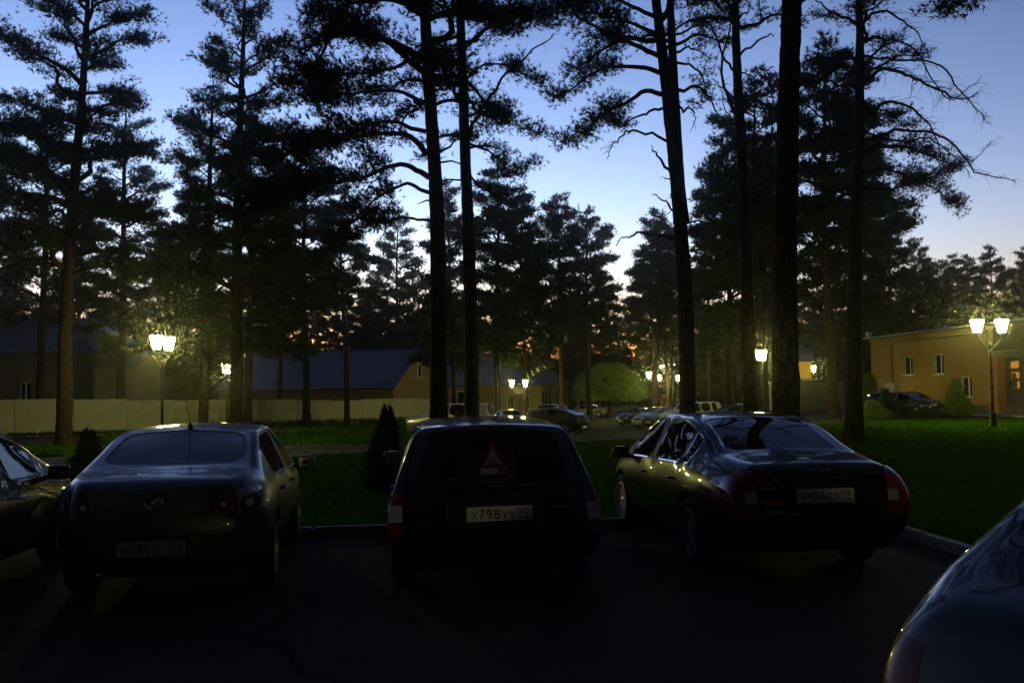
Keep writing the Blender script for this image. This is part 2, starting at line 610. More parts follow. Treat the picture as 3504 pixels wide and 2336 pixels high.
kerb('lot_kerb', [(-8.28, 22), (-5.27, 10.97), (4.32, 12.27), (4.53, 9.4), (4.66, 7.7), (6.3, 4.5)], seed=1)
kerb('road_kerb', [(-15.6, 37.53), (-3.25, 35.92), (-2.5, 38.0)], seed=2)
kerb('lawn_back_kerb', [(-8.28, 22.05), (-6.25, 29.27), (-1.5, 32.62), (2.98, 38.3), (10, 44.1)], seed=3, h=.1)


# ------------------------------------------------------------------ white wall of stepped concrete panels
def white_wall():
    root = empty('boundary_wall', (-7.0, 97.4, gz(-7, 97.4)))
    tag(root, 'long whitewashed concrete wall of stepped panels with dark coping', 'wall')
    a, b = Vector((-46.5, 42.4)), Vector((-7.0, 97.4))
    base = Vector((-7.0, 97.4, gz(-7, 97.4)))
    n = 17
    d = (b - a) / n
    ang = math.atan2(d.y, d.x)
    rot = Matrix.Rotation(ang, 3, 'Z')
    rg = random.Random(4)
    L = d.length
    pm = MB().box((0, 0, 0), (L - .03, .16, 3.0)).mesh('wall_panel')
    bm = bmesh.new()
    bm.from_mesh(pm)
    bmesh.ops.bevel(bm, geom=bm.edges[:], offset=.02, segments=1, affect='EDGES')
    bm.to_mesh(pm)
    bm.free()
    pm.materials.append(M['whitewash'])
    cm = MB().box((0, 0, 0), (L - .005, .27, .10)).mesh('coping')
    bm = bmesh.new()
    bm.from_mesh(cm)
    bmesh.ops.bevel(bm, geom=bm.edges[:], offset=.02, segments=1, affect='EDGES')
    bm.to_mesh(cm)
    bm.free()
    cm.materials.append(M['coping'])
    pil = MB().box((0, 0, 0), (.3, .26, 3.0)).mesh('pilaster')
    pil.materials.append(M['whitewash'])
    for i in range(n):
        c = a + d * (i + .5)
        zt = gz(c.x, c.y) + 2.34 + (.07 if (i // 2) % 2 else -.02) + rg.uniform(-.02, .02)
        p = link(bpy.data.objects.new('wall_panel', pm), root)
        p.location = Vector((c.x, c.y, zt - 1.5)) - base
        p.rotation_euler = (R(rg.uniform(-.5, .5)), 0, ang)
        q = link(bpy.data.objects.new('coping', cm), p)
        q.location = (0, 0, 1.5 + .045)


white_wall()


# ------------------------------------------------------------------ street lamps
def frustum(mb, cx, cy, z0, w0, z1, w1, cap_lo=True, cap_hi=True):
    v = []
    for z, w in ((z0, w0), (z1, w1)):
        v += [(cx - w, cy - w, z), (cx + w, cy - w, z), (cx + w, cy + w, z), (cx - w, cy + w, z)]
    f = [(i, (i + 1) % 4, 4 + (i + 1) % 4, 4 + i) for i in range(4)]
    if cap_lo:
        f.append((3, 2, 1, 0))
    if cap_hi:
        f.append((4, 5, 6, 7))
    mb.add(v, f)


LANTERN = {}


def lantern_meshes(glass_mat):
    if glass_mat in LANTERN:
        return LANTERN[glass_mat]
    g = MB()
    frustum(g, 0, 0, 0.05, .095, .54, .185)
    gm = g.mesh('lantern_glass')
    gm.materials.append(M[glass_mat])
    fr = MB()
    for sx in (-1, 1):
        for sy in (-1, 1):
            fr.tube([(sx * .101, sy * .101, .04), (sx * .191, sy * .191, .545)], .009, 5)
    frustum(fr, 0, 0, 0.0, .075, .045, .108)
    fr.tube([(0, 0, -.12), (0, 0, .0)], [.018, .03], 8)
    fm = fr.mesh('lantern_frame')
    fm.materials.append(M['pole'])
    cp = MB()
    frustum(cp, 0, 0, .545, .208, .575, .202)
    frustum(cp, 0, 0, .576, .178, .68, .06)
    cp.tube([(0, 0, .68), (0, 0, .72), (0, 0, .76), (0, 0, .82)], [.03, .018, .026, .004], 8)
    cm = cp.mesh('lantern_cap')
    cm.materials.append(M['pole'])
    LANTERN[glass_mat] = (gm, fm, cm)
    return LANTERN[glass_mat]


def lantern(parent, loc, glass_mat='lantern'):
    gm, fm, cm = lantern_meshes(glass_mat)
    e = empty('lantern', loc, 0, parent)
    link(bpy.data.objects.new('glass', gm), e)
    link(bpy.data.objects.new('frame', fm), e)
    link(bpy.data.objects.new('cap', cm), e)
    return e


def street_lamp(x, y, rz, label, h=4.35, heads=2, z=None, glass_mat='lantern', reach=.50):
    root = empty('street_lamp', (x, y, gz(x, y) if z is None else z), rz)
    tag(root, label, 'street lamp', 'street lamps with square lanterns')
    b = MB()
    b.lathe([(.17, -.05), (.17, .12), (.13, .18), (.11, .55), (.13, .60), (.085, .68)], 14)
    b.build('base', M['pole'], root, True)
    zt = h - 1.15
    p = MB()
    p.lathe([(.062, .60), (.058, zt * .5), (.075, zt * .5 + .03), (.055, zt * .5 + .07), (.045, zt - .1), (.07, zt - .05), (.05, zt), (.065, zt + .06), (.03, zt + .11), (.004, zt + .15)], 12)
    p.build('pole', M['pole'], root, True)
    for s in ((-1, 1) if heads == 2 else (0,)):
        if s:
            a = MB().tube([(0, 0, zt - .22), (s * reach * .45, 0, zt + .03), (s * reach * .85, 0, zt + .26), (s * reach, 0, zt + .40)], [.028, .024, .022, .02], 8)
        else:
            a = MB().tube([(0, 0, zt), (0, 0, zt + .42)], [.04, .02], 8)
        a.build('arm', M['pole'], root, True)
        lantern(root, (s * reach, 0, zt + .50), glass_mat)
    return root


street_lamp(-13.63, 36.8, R(84), 'lit double lantern lamp in front of the white wall, largest glare', h=4.5)
street_lamp(-17.8, 59.0, R(92), 'lit lamp half behind a pine trunk just above the white wall', h=4.5)
street_lamp(0.50, 79.0, R(2), 'lit double lantern lamp standing behind the dark wagon roof', h=3.9, reach=.56)
street_lamp(13.0, 90.0, R(55), 'lit single lantern lamp right of the round willow', h=4.8, heads=1)
street_lamp(14.7, 95.0, R(75), 'lit double lantern lamp between willow and forked pine, middle of three', h=4.6)
street_lamp(17.7, 101.0, R(80), 'lit lamp close to the left edge of the forked pine trunk', h=4.6)
street_lamp(13.05, 49.5, R(66), 'lit double lantern lamp left of the thickest pine trunk', h=4.2)
street_lamp(18.95, 37.4, R(3), 'lit double lantern lamp on the lawn before the ochre building', h=4.42)
street_lamp(27.3, 85.6, R(73), 'small far lit lamp in front of the grey garage wall', h=4.0)
street_lamp(13.2, 148, R(20), 'far lit lamp among the trunks below the willow crown', h=3.2, glass_mat='lantern_far')
for i, (px, py, pz, lab) in enumerate(((24.5, 155, 7.3, 'left'), (28.6, 168, 7.6, 'right'))):
    street_lamp(px, py, R(30 + 40 * i), 'tiny far lamp on a tall pole, %s one of the pair above the lot' % lab, h=pz, glass_mat='lantern_far', heads=2, reach=.7 if i else .2)

# lamp behind the viewer whose twin lanterns glint in the bumpers and mirrors
street_lamp(11.0, -21.0, R(20), 'lamp behind the viewer, seen as twin glints in the cars', h=4.4, glass_mat='lantern_dim')

# low garden lamp at the building corner
bl = empty('bollard_lamp', (24.2, 64.2, gz(24.2, 64.2) + .1))
tag(bl, 'small lit bollard lamp by the bush at the ochre building corner', 'bollard lamp')
MB().lathe([(.09, 0), (.09, .95), (.10, .97), (.10, 1.0)], 12).build('post', M['pole'], bl, True)
MB().lathe([(.08, 1.0), (.09, 1.2), (.08, 1.3)], 12).build('glass', glow('bollard_glass', (1.0, 0.85, 0.3), LAMP * .55), bl, True)
MB().lathe([(.13, 1.3), (.10, 1.36), (.02, 1.4)], 12).build('cap', M['pole'], bl, True)


# ------------------------------------------------------------------ buildings
def wall_boxes(mb, x0, x1, z0, z1, y0, y1, holes):
    """solid wall in the xz plane with rectangular openings"""
    xs = sorted({x0, x1, *[h[0] for h in holes], *[h[1] for h in holes]})
    zs = sorted({z0, z1, *[h[2] for h in holes], *[h[3] for h in holes]})
    for a, b in zip(xs[:-1], xs[1:]):
        run = None
        for c, d in zip(zs[:-1], zs[1:]):
            mx, mz = (a + b) / 2, (c + d) / 2
            if any(h[0] < mx < h[1] and h[2] < mz < h[3] for h in holes):
                if run:
                    mb.span((a, y0, run[0]), (b, y1, run[1]))
                run = None
            else:
                run = (run[0] if run else c, d)
        if run:
            mb.span((a, y0, run[0]), (b, y1, run[1]))


def window(parent, x0, x1, z0, z1, y, mull=(0.5,), depth=.22, frame='white_pvc', pane='pane', sill=True, reveal=True):
    e = empty('window', (0, 0, 0), 0, parent)
    f = MB()
    t = .07
    yf, yb = y + depth - .06, y + depth
    f.span((x0, yf, z0), (x1, yb, z0 + t))
    f.span((x0, yf, z1 - t), (x1, yb, z1))
    f.span((x0, yf, z0 + t), (x0 + t, yb, z1 - t))
    f.span((x1 - t, yf, z0 + t), (x1, yb, z1 - t))
    for m in mull:
        xm = x0 + (x1 - x0) * m
        f.span((xm - t * .6, yf - .01, z0 + t), (xm + t * .6, yb, z1 - t))
    f.build('frame', M[frame], e)
    MB().span((x0 + t * .5, yb - .035, z0 + t * .5), (x1 - t * .5, yb - .02, z1 - t * .5)).build('pane', M[pane], e)
    if reveal:
        r = MB()
        r.span((x0, y + .004, z0 + .0), (x0 + .02, yf - .002, z1))
        r.span((x1 - .02, y + .004, z0), (x1, yf - .002, z1))
        r.span((x0 + .02, y + .004, z1 - .02), (x1 - .02, yf - .002, z1))
        r.build('reveal', M['grey_reveal'], e)
    if sill:
        MB().span((x0 - .06, y - .09, z0 - .05), (x1 + .06, yf - .004, z0 - .003)).build('sill', M['white_pvc'], e)
    return e


def ochre_building():
    b = empty('ochre_building', (26.6, 70.0, 0.1), R(-84.3))
    tag(b, 'ochre plaster building with blue sheet roof, three windows and lit glazed entrance', 'building')
    H = 5.15
    wins = [(4.55, 5.9, 2.42, 3.72), (8.45, 9.7, 2.40, 3.70), (11.45, 12.7, .95, 2.2)]
    w = MB()
    wall_boxes(w, 0, 14.5, .5, H, 0, .35, wins)
    w.span((0, .35, .5), (.35, 12, H))
    w.span((.35, 11.65, .5), (26, 12, H))
    w.span((25.65, .35, .5), (26, 11.65, H))
    w.build('wall', M['ochre'], b)
    MB().span((-.04, -.05, -.3), (14.5, .4, .5)).span((0, .4, -.3), (26, 12.03, .498)).build('plinth', M['plinth'], b)
    for q in wins:
        window(b, *q, 0, mull=(.56,))
    # cornice band under the roof
    MB().span((-.1, -.10, H - .22), (14.46, -.003, H - .02)).build('cornice', M['ochre'], b)
    r = MB()
    r.add([(-.45, -.45, H + .02), (26.4, -.45, H + .02), (26.4, 12.4, H + .95), (-.45, 12.4, H + .95),
           (-.45, -.45, H + .14), (26.4, -.45, H + .14), (26.4, 12.4, H + 1.07), (-.45, 12.4, H + 1.07)],
          [(3, 2, 1, 0), (4, 5, 6, 7), (0, 1, 5, 4), (1, 2, 6, 5), (2, 3, 7, 6), (3, 0, 4, 7)])
    rf = r.build('roof', M['blue_roof'], b)
    for k in range(1, 18):
        x = -.45 + k * 1.5
        MB().add([(x - .02, -.45, H + .142), (x + .02, -.45, H + .142), (x + .02, 12.4, H + 1.072), (x - .02, 12.4, H + 1.072),
                  (x - .02, -.45, H + .18), (x + .02, -.45, H + .18), (x + .02, 12.4, H + 1.11), (x - .02, 12.4, H + 1.11)],
                 [(3, 2, 1, 0), (4, 5, 6, 7), (0, 1, 5, 4), (1, 2, 6, 5), (2, 3, 7, 6), (3, 0, 4, 7)]).build('seam', M['blue_roof'], rf)
    MB().span((-.3, -.2, H + .2), (.0, .1, H + .55)).build('roof_vent', M['white_pvc'], rf)
    # cable duct and cabinet
    MB().tube([(14.4, -.04, 4.75), (4.0, -.04, 4.75), (3.4, -.04, 4.70), (3.15, -.04, 4.45), (3.12, -.04, 1.9)], .035, 6).build('cable_duct', M['cable'], b, True)
    cb = MB().span((2.7, -.42, 1.22), (4.1, -.004, 1.88)).build('wall_cabinet', M['cabinet'], b)
    MB().span((2.66, -.46, 1.883), (4.14, .0 - .004, 1.92)).build('lid', M['cabinet'], cb)
    # entrance bay
    MB().span((14.502, -.06, -.3), (15.35, .6, 3.25)).build('pillar', M['brick_orange'], b)
    ent = empty('entrance', (0, 0, 0), 0, b)
    cl = MB()
    for k in range(5):
        MB().span((14.502, .3, 3.26 + k * .38), (25.6, .36, 3.26 + k * .38 + .365)).build('cladding_board', M['dark_panel'], ent)
    panes = [(15.72, 16.62, 2.60, 2.98), (16.92, 17.82, 2.60, 2.98), (18.1, 19.0, 2.60, 2.98), (15.72, 16.62, 2.02, 2.38), (15.72, 16.62, 1.46, 1.84),
             (17.62, 18.05, 1.46, 1.84), (18.3, 18.72, 1.46, 1.84)]
    wall_boxes(cl, 15.352, 25.6, -.3, 3.25, .45, .6, panes)
    cl.build('glazing_frame', M['dark_frame'], ent)
    for i, q in enumerate(panes):
        MB().span((q[0], .55, q[2]), (q[1], .57, q[3])).build('lit_pane', M['lit_pane' if i not in (4,) else 'lit_pane'], ent)
    # things standing behind two panes
    MB().span((15.78, .535, 2.04), (16.2, .545, 2.32)).span((15.74, .535, 1.48), (16.25, .545, 1.84)).build('blind', M['dark_panel'], ent)
    d = MB()
    d.span((17.22, .40, .0), (17.29, .448, 2.45)).span((18.95, .40, .0), (19.02, .448, 2.45)).span((17.29, .40, 2.38), (18.95, .448, 2.45))
    d.build('door_frame', M['steel_door'], ent)
    MB().span((15.0, -1.6, -.3), (21.5, -.07, .04)).build('step', M['kerb'], ent)
    return b


ochre_building()


def roof_slab(name, quad, th, material, parent):
    """sloping roof sheet with uv in metres (first edge = eave)"""
    q = [Vector(p) for p in quad]
    n = (q[1] - q[0]).cross(q[-1] - q[0]).normalized()
    k = len(q)
    vs_ = q + [p + n * th for p in q]
    fs_ = [tuple(range(k - 1, -1, -1)), tuple(range(k, 2 * k))] + [(i, (i + 1) % k, k + (i + 1) % k, k + i) for i in range(k)]
    me = bpy.data.meshes.new(name)
    me.from_pydata([tuple(p) for p in vs_], [], fs_)
    uv = me.uv_layers.new(name='UVMap')
    ex = (q[1] - q[0]).normalized()
    ey = n.cross(ex)
    for l in me.loops:
        p = vs_[l.vertex_index] - q[0]
        uv.data[l.index].uv = (p.dot(ex), p.dot(ey))
    me.materials.append(M[material])
    return link(bpy.data.objects.new(name, me), parent)


def gable_house(name, loc, rz, L, W, eave, ridge, wallmat, roofmat, label, wins=(), lit=(), over=.4, door=None, base=-.4, gable_win=None, hip=0.0):
    """ridge along local x, front wall at y=0 facing -y, depth W"""
    b = empty(name, loc, rz)
    tag(b, label, 'house')
    w = MB()
    wall_boxes(w, 0, L, base, eave, 0, .3, [q[:4] for q in wins] + [q[:4] for q in lit] + ([door] if door else []))
    w.span((0, W - .3, base), (L, W, eave))
    w.span((0, .3, base), (.3, W - .3, eave))
    if gable_win:
        hl = []
        ww = MB()
    w.span((L - .3, .3, base), (L, W - .3, eave))
    if not hip:
        for x in (0, L - .3):
            w.add([(x, 0, eave), (x + .3, 0, eave), (x + .3, W / 2, ridge - .05), (x, W / 2, ridge - .05), (x + .3, W, eave), (x, W, eave)],
                  [(0, 3, 5), (1, 4, 2), (0, 1, 2, 3), (3, 2, 4, 5), (0, 5, 4, 1)])
    w.build('wall', M[wallmat], b)
    s = (ridge - eave) / (W / 2)
    ze = eave - over * s
    rf = empty('roof', (0, 0, 0), 0, b)
    h = hip
    roof_slab('slope', [(-over, -over, ze), (L + over, -over, ze), (L + over - h, W / 2, ridge), (-over + h, W / 2, ridge)], .12, roofmat, rf)
    roof_slab('slope', [(L + over, W + over, ze), (-over, W + over, ze), (-over + h, W / 2, ridge), (L + over - h, W / 2, ridge)], .12, roofmat, rf)
    if h:
        roof_slab('hip', [(L + over, -over, ze), (L + over, W + over, ze), (L + over - h, W / 2, ridge)], .12, roofmat, rf)
        roof_slab('hip', [(-over, W + over, ze), (-over, -over, ze), (-over + h, W / 2, ridge)], .12, roofmat, rf)
    else:
        bb = MB()
        for y0_, sg in ((0, 1), (W, -1)):
            yo = y0_ - sg * over
            bb.add([(L + over, yo, ze - .14), (L + over + .03, yo, ze - .14), (L + over + .03, W / 2, ridge - .14), (L + over, W / 2, ridge - .14),
                    (L + over, yo, ze + .10), (L + over + .03, yo, ze + .10), (L + over + .03, W / 2, ridge + .10), (L + over, W / 2, ridge + .10)],
                   [(0, 1, 2, 3), (4, 7, 6, 5), (0, 4, 5, 1), (1, 5, 6, 2), (2, 6, 7, 3), (3, 7, 4, 0)])
        bb.build('barge_board', M['house_brick'], rf)
    MB().tube([(-over + h, W / 2, ridge + .1), (L + over - h, W / 2, ridge + .1)], .09, 8).build('ridge_cap', M[roofmat], rf)
    for q in wins:
        window(b, *q[:4], 0, mull=(.5,), depth=.15, reveal=False)
    for q in lit:
        window(b, *q[:4], 0, mull=(.6,), depth=.15, reveal=False, pane='dim_pane', frame='house_brick', sill=False)
    if door:
        d = empty('door', (0, 0, 0), 0, b)
        f = MB()
        x0, x1, z0, z1 = door
        f.span((x0, -.06, z0), (x0 + .12, .2, z1)).span((x1 - .12, -.06, z0), (x1, .2, z1)).span((x0 + .12, -.06, z1 - .12), (x1 - .12, .2, z1))
        f.span(((x0 + x1) / 2 - .05, .0, z0), ((x0 + x1) / 2 + .05, .2, z1 - .12))
        f.build('frame', M['white_pvc'], d)
        MB().span((x0 + .1, .1, z0), (x1 - .1, .13, z1 - .1)).build('pane', M['pane'], d)
    return b


# left house behind the wall, with chimney
hl = gable_house('grey_house', (-47.0, 76.0, gz(-45, 76)), R(3), 15.6, 9.0, 6.6, 9.4, 'house_grey', 'slate',
                 'grey rendered house with chimney behind the left end of the wall', lit=[(4.55, 5.15, 2.6, 4.2)], wins=[(7.2, 8.1, 2.6, 4.1)], hip=5.0)
MB().span((3.0, 3.6, 8.3), (4.6, 4.6, 10.6)).span((2.9, 3.5, 10.603), (4.7, 4.7, 10.75)).build('chimney', M['chimney'], hl)
MB().tube([(5.3, 4.4, 8.3), (5.3, 4.4, 9.6)], .16, 8).build('flue', M['chimney'], hl)
hp = gable_house('pale_house', (-33.4, 75.4, gz(-30, 75)), R(3), 3.3, 6.0, 5.2, 6.4, 'house_pale', 'slate',
                 'narrow pale rendered house front left of the brightest lamp', lit=[(1.55, 2.15, 2.3, 3.7)], over=.15)

# plum roofed house with its gable to the right
gh = gable_house('gabled_house', (-33.1, 106.7, gz(-20, 99)), R(-25), 23.0, 10.5, 3.75, 7.65, 'house_brick', 'tile',
                 'brown house with plum tile roof and gable window left of the central pines')
gw = empty('window', (0, 0, 0), 0, gh)
MB().span((23.01, 4.85, 4.6), (23.06, 5.65, 6.1)).build('frame', M['white_pvc'], gw)
MB().span((23.062, 4.98, 4.72), (23.07, 5.52, 5.98)).build('pane', M['pane'], gw)

bh = gable_house('hip_roofed_house', (-11.5, 122, gz(0, 122)), R(0), 18.6, 11.0, 4.1, 8.1, 'house_brick', 'tile_red',
                 'long brown house with hipped maroon roof behind the central pines', hip=5.5,
                 wins=[(2.5, 3.6, 1.2, 3.0), (15.2, 16.0, 1.2, 3.0), (16.6, 17.4, 1.2, 3.0)])
en = gable_house('entrance_pavilion', (-8.2, 111.0, gz(0, 111)), R(0), 11.6, 8.5, 3.9, 6.0, 'house_brick', 'tile',
                 'lower hip roofed pavilion with white framed doorway behind the lamp', hip=4.2, door=(1.6, 4.2, -.2, 3.2),
                 wins=[(6.2, 6.9, 1.0, 2.6), (7.6, 8.3, 1.0, 2.6), (9.6, 10.2, 1.0, 2.6)])
MB().tube([(9.6, 3.0, 4.9), (9.6, 3.0, 5.7)], .13, 8).build('vent_pipe', M['slate'], en)

# far right: yellow hut end and grey garage
yh = gable_house('yellow_hut', (27.1, 90.5, gz(27, 90) + .3), R(-12), 1.5, 5.0, 4.45, 5.6, 'ochre', 'slate',
                 'small yellow gable lit by a lamp right of the thickest trunk', base=-.7, over=.25)
MB().span((-.02, -.03, 1.9), (1.5, -.003, 2.75)).build('grey_band', M['house_grey'], yh)
gr = empty('grey_garage', (22.7, 80.0, gz(22.7, 80)), R(-4))
tag(gr, 'low grey concrete garage wall between two big pine trunks', 'garage')
w = MB()
wall_boxes(w, 0, 6.6, -.4, 2.75, 0, .25, [])
w.span((0, .25, -.4), (.25, 5, 2.75)).span((6.35, .25, -.4), (6.6, 5, 2.75))
w.build('wall', M['grey_wall'], gr)
MB().span((-.15, -.15, 2.755), (6.75, 5.1, 2.87)).build('roof', M['slate'], gr)
for k in range(3):
    MB().span((.35 + k * 2.05, -.04, -.1), (.35 + k * 2.05 + 1.85, -.003, 2.3)).build('door_panel', M['grey_wall'], gr)

# pale site boards and the two red marker posts behind the parked cars
pb = empty('concrete_block', (17.6, 84, gz(17.6, 84)))
tag(pb, 'pale concrete block low behind the dark coupe', 'block')
MB().span((0, 0, -.1), (2.9, .5, 1.25)).build('slab', M['kerb'], pb)
MB().span((-.4, -.06, -.1), (-.003, .5, 1.35)).build('end_post', M['kerb'], pb)
for i, (x, y, nm) in enumerate(((11.75, 74.5, 'left'), (13.2, 74.5, 'right'))):
    mp = empty('marker_post', (x, y, gz(x, y)))
    tag(mp, 'short red marker post behind the white off-roader, %s one' % nm, 'post', 'red marker posts')
    MB().tube([(0, 0, -.1), (0, 0, 1.5)], .05, 8).build('post', M['kerb_dark'], mp)
    MB().tube([(0, 0, 1.45), (0, 0, 2.1)], .085, 8).build('sleeve', mat('red_sleeve', (.5, .03, .02), .6), mp)


# ------------------------------------------------------------------ cars
DG = None


def eval_mesh(o):
    dg = bpy.context.evaluated_depsgraph_get()
    dg.update()
    return bpy.data.meshes.new_from_object(o.evaluated_get(dg))


def ip(tab, y):
    return float(np.interp(y, [t[0] for t in tab], [t[1] for t in tab]))


PARTS = ['body', 'windscreen', 'rear_window', 'side_window', 'pillar_trim', 'door', 'trunk_lid', 'hood', 'roof', 'rear_bumper', 'front_bumper',
         'underbody', 'tailgate', 'window_trim', 'wheel_arch']
PI = {n: i for i, n in enumerate(PARTS)}
GLASS = {'windscreen', 'rear_window', 'side_window'}


def car_cage(S):
    """half-section rings lofted along the length; faces tagged with the part they belong to"""
    cf = S['cf']
    bm = bmesh.new()
    lay = bm.edges.layers.float.new('crease_edge')
    rings = []
    n = len(S['ys'])
    for j, y in enumerate(S['ys']):
        g = lambda k: ip(S[k], y)
        zl, zs, zm, zb, zt, cr = g('zl'), g('zs'), g('zm'), g('zb'), g('zt'), g('cr')
        ws, wm, wb, wt = g('ws'), g('wm'), g('wb'), g('wt')
        wl = ws * .86
        half = [(0, zl), (wl * cf, zl), (wl, zl), (ws, zs), (wm, zm), (wb, zb), (wt, zt), (wt * cf, zt + cr * (1 - cf * cf)), (0, zt + cr)]
        dy = S['dy'].get(j, [0] * 9)
        right = [bm.verts.new((x, y + dy[i], z)) for i, (x, z) in enumerate(half)]
        left = [right[0]] + [bm.verts.new((-x, y + dy[i + 1], z)) for i, (x, z) in enumerate(half[1:8])] + [right[8]]
        rings.append((right, left))
    ftag = {}

    def face(vs_, t):
        f = bm.faces.new(vs_)
        f.material_index = PI[t]
        f.smooth = True
        return f

    groups = {}
    for j in range(n - 1):
        ym = (S['ys'][j] + S['ys'][j + 1]) / 2
        for side in (0, 1):
            A, B = rings[j][side], rings[j + 1][side]
            for i in range(8):
                t, gk = S['tag'](ym, i)
                q = [A[i], B[i], B[i + 1], A[i + 1]]
                if side == 0:
                    q.reverse()
                f = face(q, t)
                if gk:
                    groups.setdefault((gk, side if t == 'side_window' else 0), []).append(f)
    for end, (ri, le) in ((0, rings[0]), (1, rings[-1])):
        bl = S['bulge'][end]
        grid = [[ri[2], ri[1], ri[0], le[1], le[2]]]
        for i in (3, 4, 5):
            a, b = ri[i], le[i]
            row = [a]
            for fx in (cf, 0, -cf):
                row.append(bm.verts.new((a.co.x * fx, a.co.y + bl * (1 - fx * fx) * (1 if i < 5 else .8), a.co.z)))
            row.append(b)
            grid.append(row)
        grid.append([ri[6], ri[7], ri[8], le[7], le[6]])
        for i in range(4):
            for k in range(4):
                t, gk = S['captag'](end, i + 2, k)
                q = [grid[i][k], grid[i + 1][k], grid[i + 1][k + 1], grid[i][k + 1]]
                if end == 1:
                    q.reverse()
                f = face(q, t)
                if gk:
                    groups.setdefault((gk, 0), []).append(f)
    bmesh.ops.recalc_face_normals(bm, faces=bm.faces[:])
    # window frames: painted surround, then a thin black (or bright) trim
    for (gk, sd), fs in groups.items():
        r = bmesh.ops.inset_region(bm, faces=fs, thickness=S.get('frame', .028), use_even_offset=True, use_boundary=True)
        for f in r['faces']:
            f.material_index = PI['body'] if gk != 'wind' else PI['roof']
            f.smooth = True
        r = bmesh.ops.inset_region(bm, faces=fs, thickness=.018, depth=-.006, use_even_offset=True, use_boundary=True)
        for f in r['faces']:
            f.material_index = PI['window_trim']
            f.smooth = True
    for e in bm.edges:
        if len(e.link_faces) == 2:
            a, b = (PARTS[f.material_index] for f in e.link_faces)
            if (a in GLASS) != (b in GLASS):
                e[lay] = .9
            elif a == 'window_trim' or b == 'window_trim':
                e[lay] = .85
            elif a != b and 'underbody' in (a, b):
                e[lay] = .3
    ends = set(rings[0][0][3:] + rings[0][1][3:])
    rail = {v for r_ in rings for v in (r_[0][6], r_[1][6])}
    for e in bm.edges:
        if all(v in ends for v in e.verts):
            e[lay] = max(e[lay], S.get('rear_crease', 0))
        if all(v in rail for v in e.verts):
            e[lay] = max(e[lay], S.get('roof_crease', 0))
    vl = bm.verts.layers.float.new('crease_vert')
    for v in bm.verts:
        es = [e for e in v.link_edges if e[lay] > .8 and len({PARTS[f.material_index] for f in e.link_faces} & GLASS)]
        if len(es) == 2:
            a, b = (e.other_vert(v).co - v.co for e in es)
            if a.length > 1e-5 and b.length > 1e-5 and a.angle(b) < R(140):
                v[vl] = .95
    return bm


def wheel_meshes(r, w, spokes, rimmat='rim'):
    t = MB()
    rr = r * .68
    t.lathe([(rr, -w * .46), (r * .86, -w * .5), (r * .97, -w * .42), (r, -w * .3), (r, w * .3), (r * .97, w * .42), (r * .86, w * .5), (rr, w * .46)], 32, close=True)
    tm = t.mesh('tyre', True)
    tm.materials.append(M['rubber'])
    k = MB()
    k.lathe([(rr * 1.0, -w * .44), (rr * 1.02, w * .46), (rr * .95, w * .47), (rr * .93, -w * .40)], 32, close=True)
    k.lathe([(rr * .22, w * .10), (rr * .22, w * .34), (rr * .12, w * .40), (.004, w * .41)], 16)
    k.lathe([(rr * .9, -w * .1), (rr * .9, -w * .06), (.004, -w * .06)], 20)
    for s in range(spokes):
        a = 2 * math.pi * s / spokes
        m = Matrix.Rotation(a, 3, 'Z')
        k.box(m @ Vector((rr * .56, 0, w * .31)), (rr * .80, rr * (1.25 / spokes + .04), w * .12), m)
    km = k.mesh('rim', False)
    smooth_angle(km, 35)
    km.materials.append(M[rimmat])
    return tm, km


def make_shell(S, level):
    """returns the finished full mesh (tagged) and its BVH"""
    bm = car_cage(S)
    me = bpy.data.meshes.new('car_shell')
    bm.to_mesh(me)
    bm.free()
    for p in PARTS:
        me.materials.append(None)
    o = link(bpy.data.objects.new('car_shell_tmp', me))
    ms = o.modifiers.new('s', 'SUBSURF')
    ms.levels = ms.render_levels = level
    c = MB()
    rA = S['wr'] + .045
    for y in S['wy']:
        for s in (-1, 1):
            m = Matrix.Rotation(R(90), 3, 'Y')
            k = MB()
            k.lathe([(rA, -.17), (rA, .17)], 36, m)
            c.add([Vector(p) + Vector((s * (S['wx'] - .02 + .06), y, S['wr'] + .012)) for p in k.v], k.f)
    cm = c.mesh('cutter')
    for p in PARTS:
        cm.materials.append(None)
    cm.polygons.foreach_set('material_index', [PI['wheel_arch']] * len(cm.polygons))
    co = link(bpy.data.objects.new('cutter_tmp', cm))
    mb = o.modifiers.new('b', 'BOOLEAN')
    mb.operation = 'DIFFERENCE'
    mb.solver = 'EXACT'
    mb.object = co
    full = eval_mesh(o)
    bpy.data.objects.remove(o)
    bpy.data.objects.remove(co)
    bmx = bmesh.new()
    bmx.from_mesh(full)
    bvh = BVHTree.FromBMesh(bmx)
    bmx.free()
    return full, bvh


